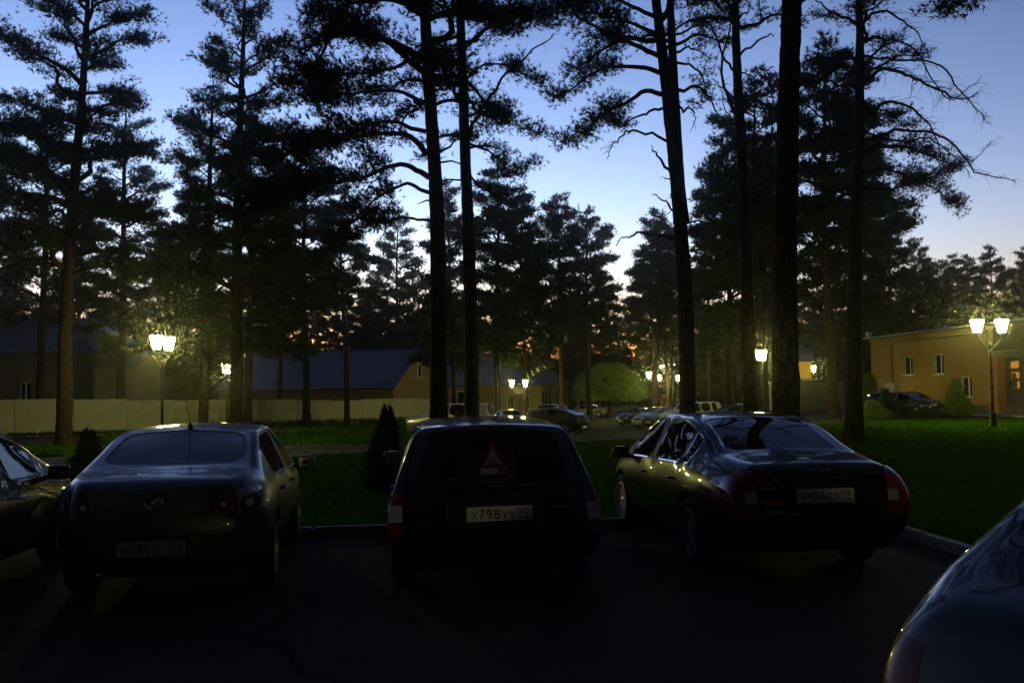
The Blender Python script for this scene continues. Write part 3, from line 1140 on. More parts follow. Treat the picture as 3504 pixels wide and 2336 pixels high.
def split_shell(full, root, mats, merge=()):
    """cut the tagged mesh into part objects, keeping the smooth normals of the whole"""
    nv = len(full.vertices)
    co = np.zeros(nv * 3, dtype=np.float32)
    full.vertices.foreach_get('co', co)
    co = co.reshape(-1, 3)
    vn = np.array([tuple(v.normal) for v in full.vertices], dtype=np.float32)
    groups = {}
    for p in full.polygons:
        nm = PARTS[p.material_index]
        c = p.center
        key = nm
        if nm in merge:
            key = 'body'
        elif nm in ('side_window', 'door', 'wheel_arch'):
            key = (nm, c.x > 0, c.y > 0.03)
        elif nm == 'pillar_trim':
            key = (nm, c.x > 0, c.y > 0.3)
        groups.setdefault(key, []).append(list(p.vertices))
    for key, polys in groups.items():
        nm = key if isinstance(key, str) else key[0]
        used = sorted({i for p in polys for i in p})
        ix = {v: k for k, v in enumerate(used)}
        me = bpy.data.meshes.new(nm)
        me.from_pydata([tuple(co[i]) for i in used], [], [[ix[i] for i in p] for p in polys])
        me.polygons.foreach_set('use_smooth', [True] * len(me.polygons))
        me.update()
        if nm != 'wheel_arch':
            me.normals_split_custom_set_from_vertices([tuple(vn[i]) for i in used])
        me.materials.append(M[mats.get(nm, mats['paint'])])
        link(bpy.data.objects.new(nm, me), root)


AX = {'rear': (Vector((0, 1, 0)), lambda a, b: Vector((a, -4, b))),
      'front': (Vector((0, -1, 0)), lambda a, b: Vector((a, 4, b))),
      'left': (Vector((1, 0, 0)), lambda a, b: Vector((-3, a, b))),
      'right': (Vector((-1, 0, 0)), lambda a, b: Vector((3, a, b))),
      'top': (Vector((0, 0, -1)), lambda a, b: Vector((a, b, 4)))}


def cast(bvh, axis, a, b):
    d, f = AX[axis]
    h = bvh.ray_cast(f(a, b), d)
    if h[0] is None:
        return None, None
    n = h[1]
    if n.dot(d) > 0:
        n = -n
    return h[0], n


def resample(pts, n):
    pts = [Vector((*p, 0)) for p in pts]
    L = [0]
    for a, b in zip(pts[:-1], pts[1:]):
        L.append(L[-1] + (b - a).length)
    out = []
    for k in range(n):
        t = L[-1] * k / (n - 1)
        i = max(0, min(len(L) - 2, int(np.searchsorted(L, t, 'right')) - 1))
        q = (t - L[i]) / max(L[i + 1] - L[i], 1e-9)
        out.append(pts[i].lerp(pts[i + 1], q))
    return out


def patch(bvh, axis, c0, c1, name, material, parent, off=.006, nu=14, nv=8):
    """lens-like sheet lying on the body between two curves given in the projection plane"""
    A, B = resample(c0, nu), resample(c1, nu)
    P = {}
    for i in range(nu):
        for j in range(nv):
            q = A[i].lerp(B[i], j / (nv - 1))
            h, n = cast(bvh, axis, q.x, q.y)
            if h is not None and not (axis == 'rear' and h.y > -1.80):
                P[i, j] = (h + n * off, h - n * .02)
    me_v, ix, fs_ = [], {}, []

    def vid(k, s):
        if (k, s) not in ix:
            ix[k, s] = len(me_v)
            me_v.append(tuple(P[k][s]))
        return ix[k, s]
    bd = {}
    for i in range(nu - 1):
        for j in range(nv - 1):
            ks = [(i, j), (i + 1, j), (i + 1, j + 1), (i, j + 1)]
            if all(k in P for k in ks):
                fs_.append(tuple(vid(k, 0) for k in ks))
                for a, b in zip(ks, ks[1:] + ks[:1]):
                    e = tuple(sorted((a, b)))
                    bd[e] = bd.get(e, 0) + 1
    for (a, b), c in bd.items():
        if c == 1:
            fs_.append((vid(a, 0), vid(b, 0), vid(b, 1), vid(a, 1)))
    if not fs_:
        return None
    me = bpy.data.meshes.new(name)
    me.from_pydata(me_v, [], fs_)
    bm = bmesh.new()
    bm.from_mesh(me)
    bmesh.ops.recalc_face_normals(bm, faces=bm.faces[:])
    bm.to_mesh(me)
    bm.free()
    smooth_angle(me, 50)
    me.materials.append(M[material])
    return link(bpy.data.objects.new(name, me), parent)


def disc(bvh, axis, c, r, name, material, parent, off=.008, r0=0.0, n=24, asp=1.0):
    th = [2 * math.pi * k / n for k in range(n + 1)]
    return patch(bvh, axis, [(c[0] + math.cos(t) * r * asp, c[1] + math.sin(t) * r) for t in th],
                 [(c[0] + math.cos(t) * r0 * asp, c[1] + math.sin(t) * r0) for t in th], name, material, parent, off, n + 1, 4)


def strip(bvh, axis, pts, w, name, material, parent, off=.002, n=40):
    pts = resample(pts, n)
    vs_, fs_ = [], []
    prev = False
    for i, p in enumerate(pts):
        d = (pts[min(i + 1, n - 1)] - pts[max(i - 1, 0)]).normalized()
        s = Vector((-d.y, d.x, 0)) * w / 2
        h1, n1 = cast(bvh, axis, p.x + s.x, p.y + s.y)
        h2, n2 = cast(bvh, axis, p.x - s.x, p.y - s.y)
        if h1 is None or h2 is None or (h1 - h2).length > .2:
            prev = False
            continue
        vs_ += [tuple(h1 + n1 * off), tuple(h2 + n2 * off)]
        if prev:
            k = len(vs_)
            fs_.append((k - 4, k - 3, k - 1, k - 2))
        prev = True
    if not fs_:
        return None
    me = bpy.data.meshes.new(name)
    me.from_pydata(vs_, [], fs_)
    me.polygons.foreach_set('use_smooth', [True] * len(me.polygons))
    me.materials.append(M[material])
    return link(bpy.data.objects.new(name, me), parent)


def text_geom(txt):
    cu = bpy.data.curves.new('txt', 'FONT')
    cu.body = txt
    cu.resolution_u = 4
    o = link(bpy.data.objects.new('txt', cu))
    me = eval_mesh(o)
    bpy.data.objects.remove(o)
    v = np.array([tuple(p.co) for p in me.vertices])
    f = [tuple(p.vertices) for p in me.polygons]
    lo, hi = v.min(0), v.max(0)
    v = (v - lo) / np.maximum(hi - lo, 1e-6)
    return v, f


def text_flat(mb, txt, x0, x1, z0, z1):
    """letters as a flat sheet facing -y"""
    v, f = text_geom(txt)
    mb.add([(x0 + (x1 - x0) * p[0], 0, z0 + (z1 - z0) * p[1]) for p in v], f)


def text_on(bvh, axis, txt, cx, cz, w, h, material, parent, off=.004):
    v, f = text_geom(txt)
    pts = []
    for p in v:
        q, n = cast(bvh, axis, cx + (p[0] - .5) * w, cz + (p[1] - .5) * h)
        if q is None:
            return None
        pts.append(tuple(q + n * off))
    me = bpy.data.meshes.new('badge')
    me.from_pydata(pts, [], f)
    me.materials.append(M[material])
    return link(bpy.data.objects.new('badge', me), parent)


def number_plate(root, loc, tilt, l1, num, l2, reg, rus=True, flag=True, slogan=None, roll=0.0, plate_mat='plate'):
    e = empty('number_plate', loc, 0, root)
    e.rotation_euler = (tilt, roll, 0)
    MB().box((0, .006, 0), (.536, .010, .128)).build('holder', M['plate_frame'], e)
    bm = bmesh.new()
    bmesh.ops.create_cube(bm, size=1)
    for v in bm.verts:
        v.co = Vector((v.co.x * .52, v.co.y * .004 - .003, v.co.z * .112))
    bmesh.ops.bevel(bm, geom=[ed for ed in bm.edges if abs(ed.verts[0].co.y - ed.verts[1].co.y) > .003], offset=.008, segments=3, affect='EDGES')
    me = bpy.data.meshes.new('plate')
    bm.to_mesh(me)
    bm.free()
    me.materials.append(M[plate_mat])
    link(bpy.data.objects.new('plate', me), e)
    t = MB()
    text_flat(t, l1, -.222, -.176, -.040, .018)
    x = -.163
    for c in num:
        text_flat(t, c, x, x + .046, -.040, .036)
        x += .058
    x = .014
    for c in l2:
        text_flat(t, c, x, x + .048, -.040, .018)
        x += .060
    x = .150
    for c in reg:
        text_flat(t, c, x, x + .036, -.012, .044)
        x += .045
    if rus:
        text_flat(t, 'RUS', .148, .196, -.044, -.024)
    t.add([(.138, 0, -.05), (.141, 0, -.05), (.141, 0, .05), (.138, 0, .05)], [(0, 1, 2, 3)])
    for cx in (-.245, .246):
        t.add([(cx - .004, 0, -.004), (cx + .004, 0, -.004), (cx + .004, 0, .004), (cx - .004, 0, .004)], [(0, 1, 2, 3)])
    o = t.build('lettering', M['ink'], e)
    o.location = (0, -.0062, 0)
    if flag:
        for k, mm in enumerate(('red_ink', 'blue_ink')):
            q = MB().add([(.202, 0, -.044 + k * .0065), (.238, 0, -.044 + k * .0065), (.238, 0, -.0378 + k * .0065), (.202, 0, -.0378 + k * .0065)], [(0, 1, 2, 3)]).build('flag_stripe', M[mm], e)
            q.location = (0, -.0062, 0)
    if slogan:
        s = MB().box((0, .0, -.066), (.53, .006, .016)).build('slogan_strip', M['sticker'], e)
        t = MB()
        text_flat(t, slogan, -.24, .24, -.071, -.062)
        o = t.build('slogan', M['blue_ink'], e)
        o.location = (0, -.0042, 0)
    return e


def seats(root, ys_front, y_rear, zs, w, tall=.62, tag_rear=True):
    def seat(x, y, width, hz):
        e = empty('seat', (x, y, zs), 0, root)
        bm = bmesh.new()
        bmesh.ops.create_cube(bm, size=1)
        bmesh.ops.subdivide_edges(bm, edges=bm.edges[:], cuts=2, use_grid_fill=True)
        for v in bm.verts:
            t = v.co.z + .5
            v.co = Vector((v.co.x * width * (1 - .12 * t ** 3), v.co.y * .14 - .02 - .22 * t, t * hz))
        bmesh.ops.smooth_vert(bm, verts=bm.verts[:], factor=.5, use_axis_x=True, use_axis_y=True, use_axis_z=True)
        me = bpy.data.meshes.new('backrest')
        bm.to_mesh(me)
        bm.free()
        me.polygons.foreach_set('use_smooth', [True] * len(me.polygons))
        me.materials.append(M['seat_cloth'])
        link(bpy.data.objects.new('backrest', me), e)
        c = MB().box((0, .22, -.06), (width, .5, .14)).mesh('cushion')
        c.materials.append(M['seat_cloth'])
        link(bpy.data.objects.new('cushion', c), e)
        return e

    def headrest(e, x, hz):
        bm = bmesh.new()
        bmesh.ops.create_cube(bm, size=1)
        bmesh.ops.subdivide_edges(bm, edges=bm.edges[:], cuts=2, use_grid_fill=True)
        for v in bm.verts:
            v.co = Vector((v.co.x * .28 + x, v.co.y * .10 - .26, v.co.z * .19 + hz + .12))
        bmesh.ops.smooth_vert(bm, verts=bm.verts[:], factor=.6, use_axis_x=True, use_axis_y=True, use_axis_z=True)
        me = bpy.data.meshes.new('headrest')
        bm.to_mesh(me)
        bm.free()
        me.polygons.foreach_set('use_smooth', [True] * len(me.polygons))
        me.materials.append(M['seat_cloth'])
        link(bpy.data.objects.new('headrest', me), e)

    for s in (-1, 1):
        e = seat(s * .36, ys_front, .50, tall)
        headrest(e, 0, tall)
    e = seat(0, y_rear, w, tall * .88)
    if tag_rear:
        for s in (-1, 1):
            headrest(e, s * .36, tall * .86)


def mirror(root, bvh, x, y, z, s, paint):
    e = empty('mirror', (s * x, y, z), 0, root)
    bm = bmesh.new()
    bmesh.ops.create_cube(bm, size=1)
    bmesh.ops.subdivide_edges(bm, edges=bm.edges[:], cuts=2, use_grid_fill=True)
    for v in bm.verts:
        k = 1 - .35 * max(0, v.co.y * 2)
        v.co = Vector((v.co.x * .21 * k + s * .11, v.co.y * .13, v.co.z * .145 * k))
    bmesh.ops.smooth_vert(bm, verts=bm.verts[:], factor=.5, use_axis_x=True, use_axis_y=True, use_axis_z=True)
    me = bpy.data.meshes.new('housing')
    bm.to_mesh(me)
    bm.free()
    me.polygons.foreach_set('use_smooth', [True] * len(me.polygons))
    me.materials.append(M[paint])
    link(bpy.data.objects.new('housing', me), e)
    MB().tube([(-s * .10, .0, -.05), (s * .04, 0, -.045)], .022, 6).build('stalk', M['trim'], e)
    MB().box((s * .11, -.062, 0), (.155, .006, .10)).build('glass', M['chrome'], e)


def handle(root, bvh, axis, y, z, material):
    h, n = cast(bvh, axis, y, z)
    if h is None:
        return
    s = -1 if axis == 'left' else 1
    MB().tube([(h.x + s * .0, h.y - .095, h.z), (h.x + s * .032, h.y - .07, h.z), (h.x + s * .036, h.y, h.z + .003), (h.x + s * .032, h.y + .07, h.z),
               (h.x + s * .0, h.y + .095, h.z)], [.012, .013, .014, .013, .012], 8).build('door_handle', M[material], root, True)


def add_wheels(root, S, tm, km):
    for k, y in enumerate(S['wy']):
        for s in (-1, 1):
            e = empty('wheel', (s * (S['wx'] - .10), y, S['wr']), 0, root)
            e.rotation_euler = (0, R(90) * s, 0)
            link(bpy.data.objects.new('tyre', tm), e)
            link(bpy.data.objects.new('rim', km), e)


def sedan_tag(yr0, yr1, yb0, yb1, yw0, yw1, yd, ya, yt, yh, q=None):
    """rear window yr0..yr1, B pillar yb0..yb1, windscreen yw0..yw1, rear door from yd, side glass to ya, boot before yt, hood after yh"""
    def f(y, i):
        if i <= 1:
            return 'underbody', None
        if i == 7 and yr0 < y < yr1:
            return 'rear_window', 'back'
        if i == 7 and yw0 < y < yw1:
            return 'windscreen', 'wind'
        if i == 5:
            if q and q[0] < y < q[1]:
                return 'side_window', 'quarter'
            if yd < y < yb0:
                return 'side_window', 'rear_side'
            if yb0 < y < yb1:
                return 'pillar_trim', None
            if yb1 < y < ya:
                return 'side_window', 'front_side'
            if ya < y < yw1:
                return 'pillar_trim', None
            if y < yt:
                return 'body', None
        if i in (3, 4) and yd < y < yw1:
            return 'door', None
        if i in (6, 7):
            if y < yt:
                return 'trunk_lid', None
            if y > yh:
                return 'hood', None
            return 'roof', None
        return 'body', None

    def g(y, i):
        t = f(y, i)
        if i in (2, 3) and y < S_END[0]:
            return 'rear_bumper', None
        if i in (2, 3) and y > S_END[1]:
            return 'front_bumper', None
        return t
    S_END = (yt - .35, 1.9)
    return g


def sedan_cap(end, i, k):
    if end == 0:
        return ('rear_bumper', None) if i < 4 else ('trunk_lid', None)
    return ('front_bumper', None) if i < 4 else ('body', None)


def wagon_cap(end, i, k):
    if end == 0:
        if i < 4:
            return 'rear_bumper', None
        if i == 5 and k in (1, 2):
            return 'rear_window', 'back'
        return 'tailgate', None
    return ('front_bumper', None) if i < 4 else ('body', None)


SPEC = {}
SPEC['sedan_a'] = dict(
    cf=.88, ys=[-2.15, -1.94, -1.66, -1.55, -1.14, -.80, -.62, -.03, .06, .42, .90, 1.20, 1.34, 1.75, 2.03, 2.18],
    zl=[(-2.2, .28), (-1.9, .20), (1.9, .19), (2.2, .24)], zs=[(-2.2, .42), (-1.9, .33), (1.9, .32), (2.2, .38)],
    zm=[(-2.2, .64), (-1.5, .68), (1.2, .64), (2.2, .54)], zb=[(-2.2, .93), (-1.6, .985), (-.8, .965), (.4, .925), (1.2, .90), (1.8, .80), (2.2, .66)],
    zt=[(-2.2, 1.05), (-1.66, 1.10), (-1.55, 1.12), (-1.14, 1.285), (-.80, 1.395), (-.62, 1.42), (0, 1.44), (.42, 1.425), (.90, 1.22), (1.20, 1.06), (1.34, 1.01), (1.75, .92), (2.03, .82), (2.18, .70)],
    cr=[(-2.2, .02), (-1.5, .03), (-.8, .05), (.4, .05), (1.2, .05), (2.2, .03)],
    ws=[(-2.2, .60), (-1.94, .79), (-1.6, .83), (1.8, .83), (2.2, .66)], wm=[(-2.2, .66), (-1.94, .845), (-1.6, .885), (-1, .885), (1.3, .885), (1.9, .85), (2.2, .68)],
    wb=[(-2.2, .62), (-1.94, .79), (-1.6, .835), (-1, .845), (.9, .845), (1.5, .83), (1.9, .76), (2.2, .60)],
    wt=[(-2.2, .56), (-1.94, .69), (-1.66, .73), (-1.55, .735), (-1.14, .675), (-.80, .625), (0, .62), (.42, .60), (.9, .68), (1.2, .74), (1.34, .75), (1.75, .70), (2.2, .52)],
    dy={0: [.08, .08, .08, -.02, -.06, .02, .05, .03, .02], 15: [-.05, -.05, -.05, .03, .05, 0, -.04, -.03, -.02]}, bulge=(-.13, .16),
    tag=sedan_tag(-1.55, -.80, -.03, .06, .42, 1.20, -1.14, .90, -1.66, 1.20), captag=sedan_cap, wy=(-1.32, 1.32), wx=.865, wr=.315)
SPEC['sedan_b'] = dict(
    cf=.88, ys=[-2.34, -2.18, -1.76, -1.64, -1.30, -1.02, -.72, -.55, -.05, .04, .45, .98, 1.28, 1.42, 1.85, 2.20, 2.35],
    zl=[(-2.4, .28), (-2.0, .20), (2.0, .19), (2.4, .25)], zs=[(-2.4, .42), (-2.0, .33), (2.0, .32), (2.4, .38)],
    zm=[(-2.4, .62), (-1.5, .66), (1.2, .64), (2.4, .54)], zb=[(-2.4, .90), (-1.7, .955), (-.8, .935), (.4, .91), (1.3, .88), (1.9, .80), (2.4, .66)],
    zt=[(-2.4, 1.01), (-1.76, 1.065), (-1.64, 1.08), (-1.30, 1.21), (-1.02, 1.31), (-.72, 1.375), (-.55, 1.40), (0, 1.412), (.45, 1.395), (.98, 1.18), (1.28, 1.03), (1.42, .985), (1.85, .90), (2.20, .80), (2.35, .68)],
    cr=[(-2.4, .03), (-1.5, .035), (-.8, .05), (.4, .05), (1.2, .05), (2.4, .03)],
    ws=[(-2.4, .76), (-2.1, .855), (1.9, .855), (2.4, .68)], wm=[(-2.4, .85), (-2.1, .91), (-1, .92), (1.3, .92), (2.0, .88), (2.4, .70)],
    wb=[(-2.4, .80), (-2.1, .865), (-1, .875), (.9, .875), (1.6, .86), (2.0, .80), (2.4, .62)],
    wt=[(-2.4, .58), (-1.76, .70), (-1.64, .70), (-1.3, .655), (-.72, .615), (0, .62), (.45, .605), (.98, .69), (1.28, .75), (1.42, .76), (1.85, .72), (2.4, .52)],
    dy={0: [.08, .08, .08, -.03, -.07, .02, .07, .05, .04], 16: [-.05, -.05, -.05, .03, .05, 0, -.04, -.03, -.02]}, bulge=(-.10, .18),
    tag=sedan_tag(-1.64, -.72, -.05, .04, .45, 1.28, -1.02, .98, -1.76, 1.28, q=(-1.30, -1.02)), captag=sedan_cap, wy=(-1.37, 1.42), wx=.89, wr=.325, frame=.022)
SPEC['wagon'] = dict(
    cf=.86, ys=[-2.36, -2.20, -1.70, -1.14, -1.06, -.10, -.02, .40, .90, 1.18, 1.34, 1.85, 2.22, 2.38],
    zl=[(-2.4, .27), (-2.0, .20), (2.0, .19), (2.4, .25)], zs=[(-2.4, .42), (-2.0, .34), (2.0, .33), (2.4, .40)],
    zm=[(-2.4, .63), (-1.5, .66), (1.2, .64), (2.4, .58)], zb=[(-2.4, .91), (-1.5, .925), (.4, .915), (1.3, .90), (1.9, .84), (2.4, .74)],
    zt=[(-2.4, 1.375), (-2.2, 1.385), (-1.70, 1.395), (-1.0, 1.405), (0, 1.41), (.40, 1.39), (.90, 1.17), (1.18, 1.03), (1.34, .985), (1.85, .92), (2.22, .85), (2.38, .76)],
    cr=[(-2.4, .055), (-1.5, .06), (.4, .05), (1.2, .04), (2.4, .02)],
    ws=[(-2.4, .80), (-2.1, .84), (2.0, .84), (2.4, .72)], wm=[(-2.4, .865), (-2.1, .875), (1.9, .875), (2.4, .76)],
    wb=[(-2.4, .825), (-2.1, .835), (1.2, .84), (1.9, .82), (2.4, .70)],
    wt=[(-2.4, .63), (-2.1, .655), (-1, .665), (.40, .645), (.9, .70), (1.18, .75), (1.34, .76), (1.85, .74), (2.4, .62)],
    dy={0: [.10, .10, .10, -.05, -.10, .10, .42, .40, .40], 1: [0, 0, 0, 0, 0, .05, .32, .30, .30], 13: [-.05, -.05, -.05, .03, .05, 0, -.04, -.03, -.02]}, bulge=(-.07, .14),
    tag=sedan_tag(-9, -9, -.10, -.02, .40, 1.18, -1.06, .90, -9, 1.18, q=(-1.70, -1.14)), captag=wagon_cap, rear_crease=.55, roof_crease=.35, wy=(-1.32, 1.42), wx=.86, wr=.315)
SPEC['hatch'] = dict(
    cf=.88, ys=[-2.02, -1.90, -1.76, -1.68, -1.20, -.84, -.66, -.06, .03, .40, .88, 1.18, 1.32, 1.72, 1.98, 2.10],
    zl=[(-2.2, .28), (-1.9, .20), (1.9, .19), (2.2, .24)], zs=[(-2.2, .42), (-1.9, .33), (1.9, .32), (2.2, .38)],
    zm=[(-2.2, .66), (-1.5, .70), (1.2, .66), (2.2, .54)], zb=[(-2.1, .93), (-1.7, .98), (-.8, .96), (.4, .925), (1.2, .90), (1.8, .80), (2.2, .66)],
    zt=[(-2.1, 1.00), (-1.90, 1.07), (-1.76, 1.12), (-1.68, 1.15), (-1.20, 1.33), (-.84, 1.43), (-.66, 1.445), (0, 1.455), (.40, 1.43), (.88, 1.22), (1.18, 1.06), (1.32, 1.01), (1.72, .92), (1.98, .82), (2.10, .70)],
    cr=[(-2.2, .03), (-1.5, .04), (-.8, .05), (.4, .05), (1.2, .05), (2.2, .03)],
    ws=[(-2.1, .70), (-1.8, .83), (1.7, .83), (2.2, .66)], wm=[(-2.1, .80), (-1.8, .875), (-1, .885), (1.3, .885), (1.8, .85), (2.2, .66)],
    wb=[(-2.1, .74), (-1.8, .815), (-1, .845), (.9, .845), (1.5, .83), (1.8, .78), (2.2, .60)],
    wt=[(-2.1, .60), (-1.76, .69), (-1.68, .70), (-1.2, .66), (-.84, .625), (0, .62), (.40, .60), (.88, .68), (1.18, .74), (1.32, .75), (1.72, .70), (2.2, .52)],
    dy={0: [.08, .08, .08, -.02, -.05, .03, .05, .03, .02], 15: [-.05, -.05, -.05, .03, .05, 0, -.04, -.03, -.02]}, bulge=(-.10, .16),
    tag=sedan_tag(-1.68, -.84, -.06, .03, .40, 1.18, -1.20, .88, -1.76, 1.18), captag=sedan_cap, wy=(-1.27, 1.28), wx=.865, wr=.315)
SPEC['suv'] = dict(
    cf=.88, ys=[-2.10, -1.98, -1.60, -1.06, -.98, -.04, .05, .38, .72, .92, 1.06, 1.65, 2.02, 2.16],
    zl=[(-2.2, .40), (-1.9, .34), (1.9, .34), (2.2, .40)], zs=[(-2.2, .55), (-1.9, .48), (1.9, .48), (2.2, .55)],
    zm=[(-2.2, .82), (2.2, .80)], zb=[(-2.2, 1.12), (.4, 1.11), (1.3, 1.08), (2.2, 1.00)],
    zt=[(-2.2, 1.70), (-1.0, 1.73), (0, 1.73), (.38, 1.70), (.72, 1.38), (.92, 1.20), (1.06, 1.15), (1.65, 1.12), (2.02, 1.08), (2.16, 1.02)],
    cr=[(-2.2, .05), (.4, .05), (1.2, .03), (2.4, .02)],
    ws=[(-2.2, .82), (2.2, .80)], wm=[(-2.2, .86), (-1.8, .89), (1.8, .89), (2.2, .84)],
    wb=[(-2.2, .83), (-1.8, .85), (1.2, .85), (2.2, .80)], wt=[(-2.2, .70), (-1, .72), (.38, .70), (.92, .78), (1.06, .79), (2.2, .74)],
    dy={0: [.06, .06, .06, -.03, -.06, .0, .14, .13, .12], 1: [0, 0, 0, 0, 0, 0, .10, .09, .09]}, bulge=(-.05, .08),
    tag=sedan_tag(-9, -9, -.04, .05, .38, .92, -.98, .72, -9, .92, q=(-1.60, -1.06)), captag=wagon_cap, rear_crease=.5, roof_crease=.3, wy=(-1.28, 1.32), wx=.88, wr=.36)


for k_ in ('zb', 'zt'):
    SPEC['sedan_a'][k_] = [(y, z * .958) for y, z in SPEC['sedan_a'][k_]]


def base_car(kind, name, loc, rz, label, paint, level, glassmat, spokes=7, trim='trim', group=None, merge=(), cat='car', rimmat='rim'):
    S = SPEC[kind]
    full, bvh = make_shell(S, level)
    root = empty(name, loc, rz)
    tag(root, label, cat, group)
    mats = dict(paint=paint, windscreen=glassmat, rear_window=glassmat, side_window=glassmat, pillar_trim='trim', window_trim=trim, underbody='under', wheel_arch='under')
    split_shell(full, root, mats, merge)
    tm, km = wheel_meshes(S['wr'], .205, spokes, rimmat)
    add_wheels(root, S, tm, km)
    return root, bvh, S


def side_seams(root, bvh, S, yd, yb, yf, zb, zlow=.36):
    for ax in ('left', 'right'):
        for pts in ([(yd, zb), (yd + .03, .62), (yd + .16, zlow)], [(yb, zb), (yb, .6), (yb, zlow)], [(yf, zb - .02), (yf + .02, .6), (yf - .05, zlow)], [(yd + .16, zlow), (yf - .05, zlow)]):
            strip(bvh, ax, pts, .009, 'door_gap', 'seam', root)


# ---- graphite sedan (second car from the left)
c1, bv, S = base_car('sedan_a', 'parked_sedan', (-3.18, 9.74, 0), R(8.3), 'graphite grey sedan with roof aerial and round twin tail lamps', 'paint_grey', 3, 'tint', spokes=10, group='cars parked along the lawn kerb')
side_seams(c1, bv, S, -1.12, .015, 1.14, .90)
strip(bv, 'rear', [(-.66, .99), (-.63, .78), (-.54, .615), (.54, .615), (.63, .78), (.66, .99)], .009, 'boot_gap', 'seam', c1, n=70)
strip(bv, 'rear', [(-.84, .60), (-.5, .585), (.5, .585), (.84, .60)], .010, 'bumper_gap', 'seam', c1, n=60)
strip(bv, 'rear', [(-.80, .36), (.80, .36)], .012, 'bumper_gap', 'seam', c1, n=60)
for s in (-1, 1):
    patch(bv, 'rear', [(s * .80, .925), (s * .60, .945), (s * .44, .915)], [(s * .845, .73), (s * .70, .70), (s * .46, .735)], 'tail_lamp', 'smoke_lens', c1, off=.006, nu=20, nv=12)
    for cx, r in ((.72, .082), (.535, .070)):
        disc(bv, 'rear', (s * cx, .815), r, 'lamp_ring', 'lamp_ring', c1, off=.010, r0=r * .86)
        disc(bv, 'rear', (s * cx, .815), r * .84, 'lamp_lens', 'red_dark', c1, off=.009)
        disc(bv, 'rear', (s * cx, .815), r * .35, 'lamp_bulb', 'clear_lens', c1, off=.011)
    patch(bv, 'rear', [(s * .74, .50), (s * .62, .50)], [(s * .74, .44), (s * .62, .44)], 'reflector', 'red_lens', c1, off=.004, nu=6, nv=4)
patch(bv, 'rear', [(-.29, .575), (.29, .575)], [(-.29, .42), (.29, .42)], 'plate_recess', 'trim', c1, off=.003, nu=20)
h, nrm = cast(bv, 'rear', 0, .50)
number_plate(c1, (0, h.y - .022, .50), R(-4), 'M', '680', 'CC', '90', plate_mat='plate_grey')
# round wing emblem
e = disc(bv, 'rear', (0, .86), .060, 'emblem', 'chrome', c1, off=.010, r0=.052, n=28, asp=1.22)
strip(bv, 'rear', [(-.062, .882), (-.030, .871), (0, .838), (.030, .871), (.062, .882)], .011, 'emblem', 'chrome', c1, off=.010, n=24)
text_on(bv, 'rear', 'mazda 3', -.50, .665, .20, .030, 'chrome', c1)
for s in (-1, 1):
    handle(c1, bv, 'left' if s < 0 else 'right', -.86, .82, 'trim')
    handle(c1, bv, 'left' if s < 0 else 'right', .22, .80, 'trim')
    mirror(c1, bv, .86, .92, .93, s, 'paint_grey')
h, nrm = cast(bv, 'top', 0, -.70)
a = empty('aerial', (0, 0, 0), 0, c1)
MB().tube([(0, -.70, h.z - .01), (0, -.71, h.z + .03), (0, -.73, h.z + .05)], [.03, .022, .009], 8).build('foot', M['trim'], a, True)
MB().tube([(0, -.73, h.z + .05), (0, -1.03, h.z + .36)], [.0045, .0025], 6).build('rod', M['trim'], a)
MB().tube([(-.42, -2.16, .27), (-.42, -2.02, .27)], .035, 12).build('exhaust', M['chrome'], c1, True)
seats(c1, .0, -.50, .50, 1.25, tall=.56, tag_rear=False)
MB().span((-.62, 1.0, .5), (.62, 1.25, .93)).build('dashboard', M['interior'], c1)
MB().span((-.66, -1.62, .88), (.66, -1.1, .91)).build('parcel_shelf', M['interior'], c1)

# ---- dark wagon in the middle
c2, bv, S = base_car('wagon', 'parked_wagon', (-.34, 9.95, 0), R(4.6), 'dark plum estate car with triangle sticker in its rear window', 'paint_plum', 3, 'clear', spokes=8, group='cars parked along the lawn kerb')
side_seams(c2, bv, S, -1.04, -.05, 1.12, .90)
strip(bv, 'rear', [(-.645, 1.33), (-.72, .93), (-.70, .56), (.70, .56), (.72, .93), (.645, 1.33)], .010, 'tailgate_gap', 'seam', c2, n=80)
strip(bv, 'rear', [(-.86, .535), (.86, .535)], .016, 'bumper_gap', 'seam', c2, n=60)
patch(bv, 'rear', [(-.85, .50), (.85, .50)], [(-.85, .44), (.85, .44)], 'bumper_moulding', 'trim', c2, off=.012, nu=40, nv=4)
for s in (-1, 1):
    for z0, z1, mt in ((.875, .80, 'red_lens'), (.797, .675, 'clear_lens'), (.672, .565, 'red_lens')):
        f = lambda z: .865 - max(0, z - .62) * .14
        patch(bv, 'rear', [(s * f(z0), z0), (s * .735, z0)], [(s * f(z1), z1), (s * .735, z1)], 'tail_lamp', mt, c2, off=.010, nu=10, nv=8)
    handle(c2, bv, 'left' if s < 0 else 'right', -.80, .80, 'trim')
    handle(c2, bv, 'left' if s < 0 else 'right', .24, .79, 'trim')
    mirror(c2, bv, .85, .90, .97, s, 'paint_plum')
patch(bv, 'rear', [(-.36, .845), (.36, .845)], [(-.36, .625), (.36, .625)], 'plate_recess', 'trim', c2, off=.004, nu=24)
for s in (-1, 1):
    patch(bv, 'rear', [(s * .385, .85), (s * .37, .85)], [(s * .385, .62), (s * .37, .62)], 'recess_edge', 'chrome', c2, off=.006, nu=4, nv=10)
h, nrm = cast(bv, 'rear', .03, .735)
number_plate(c2, (.03, h.y - .024, .735), R(-8), 'X', '798', 'YX', '90', roll=R(-1.2))
text_on(bv, 'rear', 'VOLVO', -.565, .635, .20, .024, 'chrome', c2, .005)
text_on(bv, 'rear', 'V90', .60, .665, .12, .026, 'chrome', c2, .005)
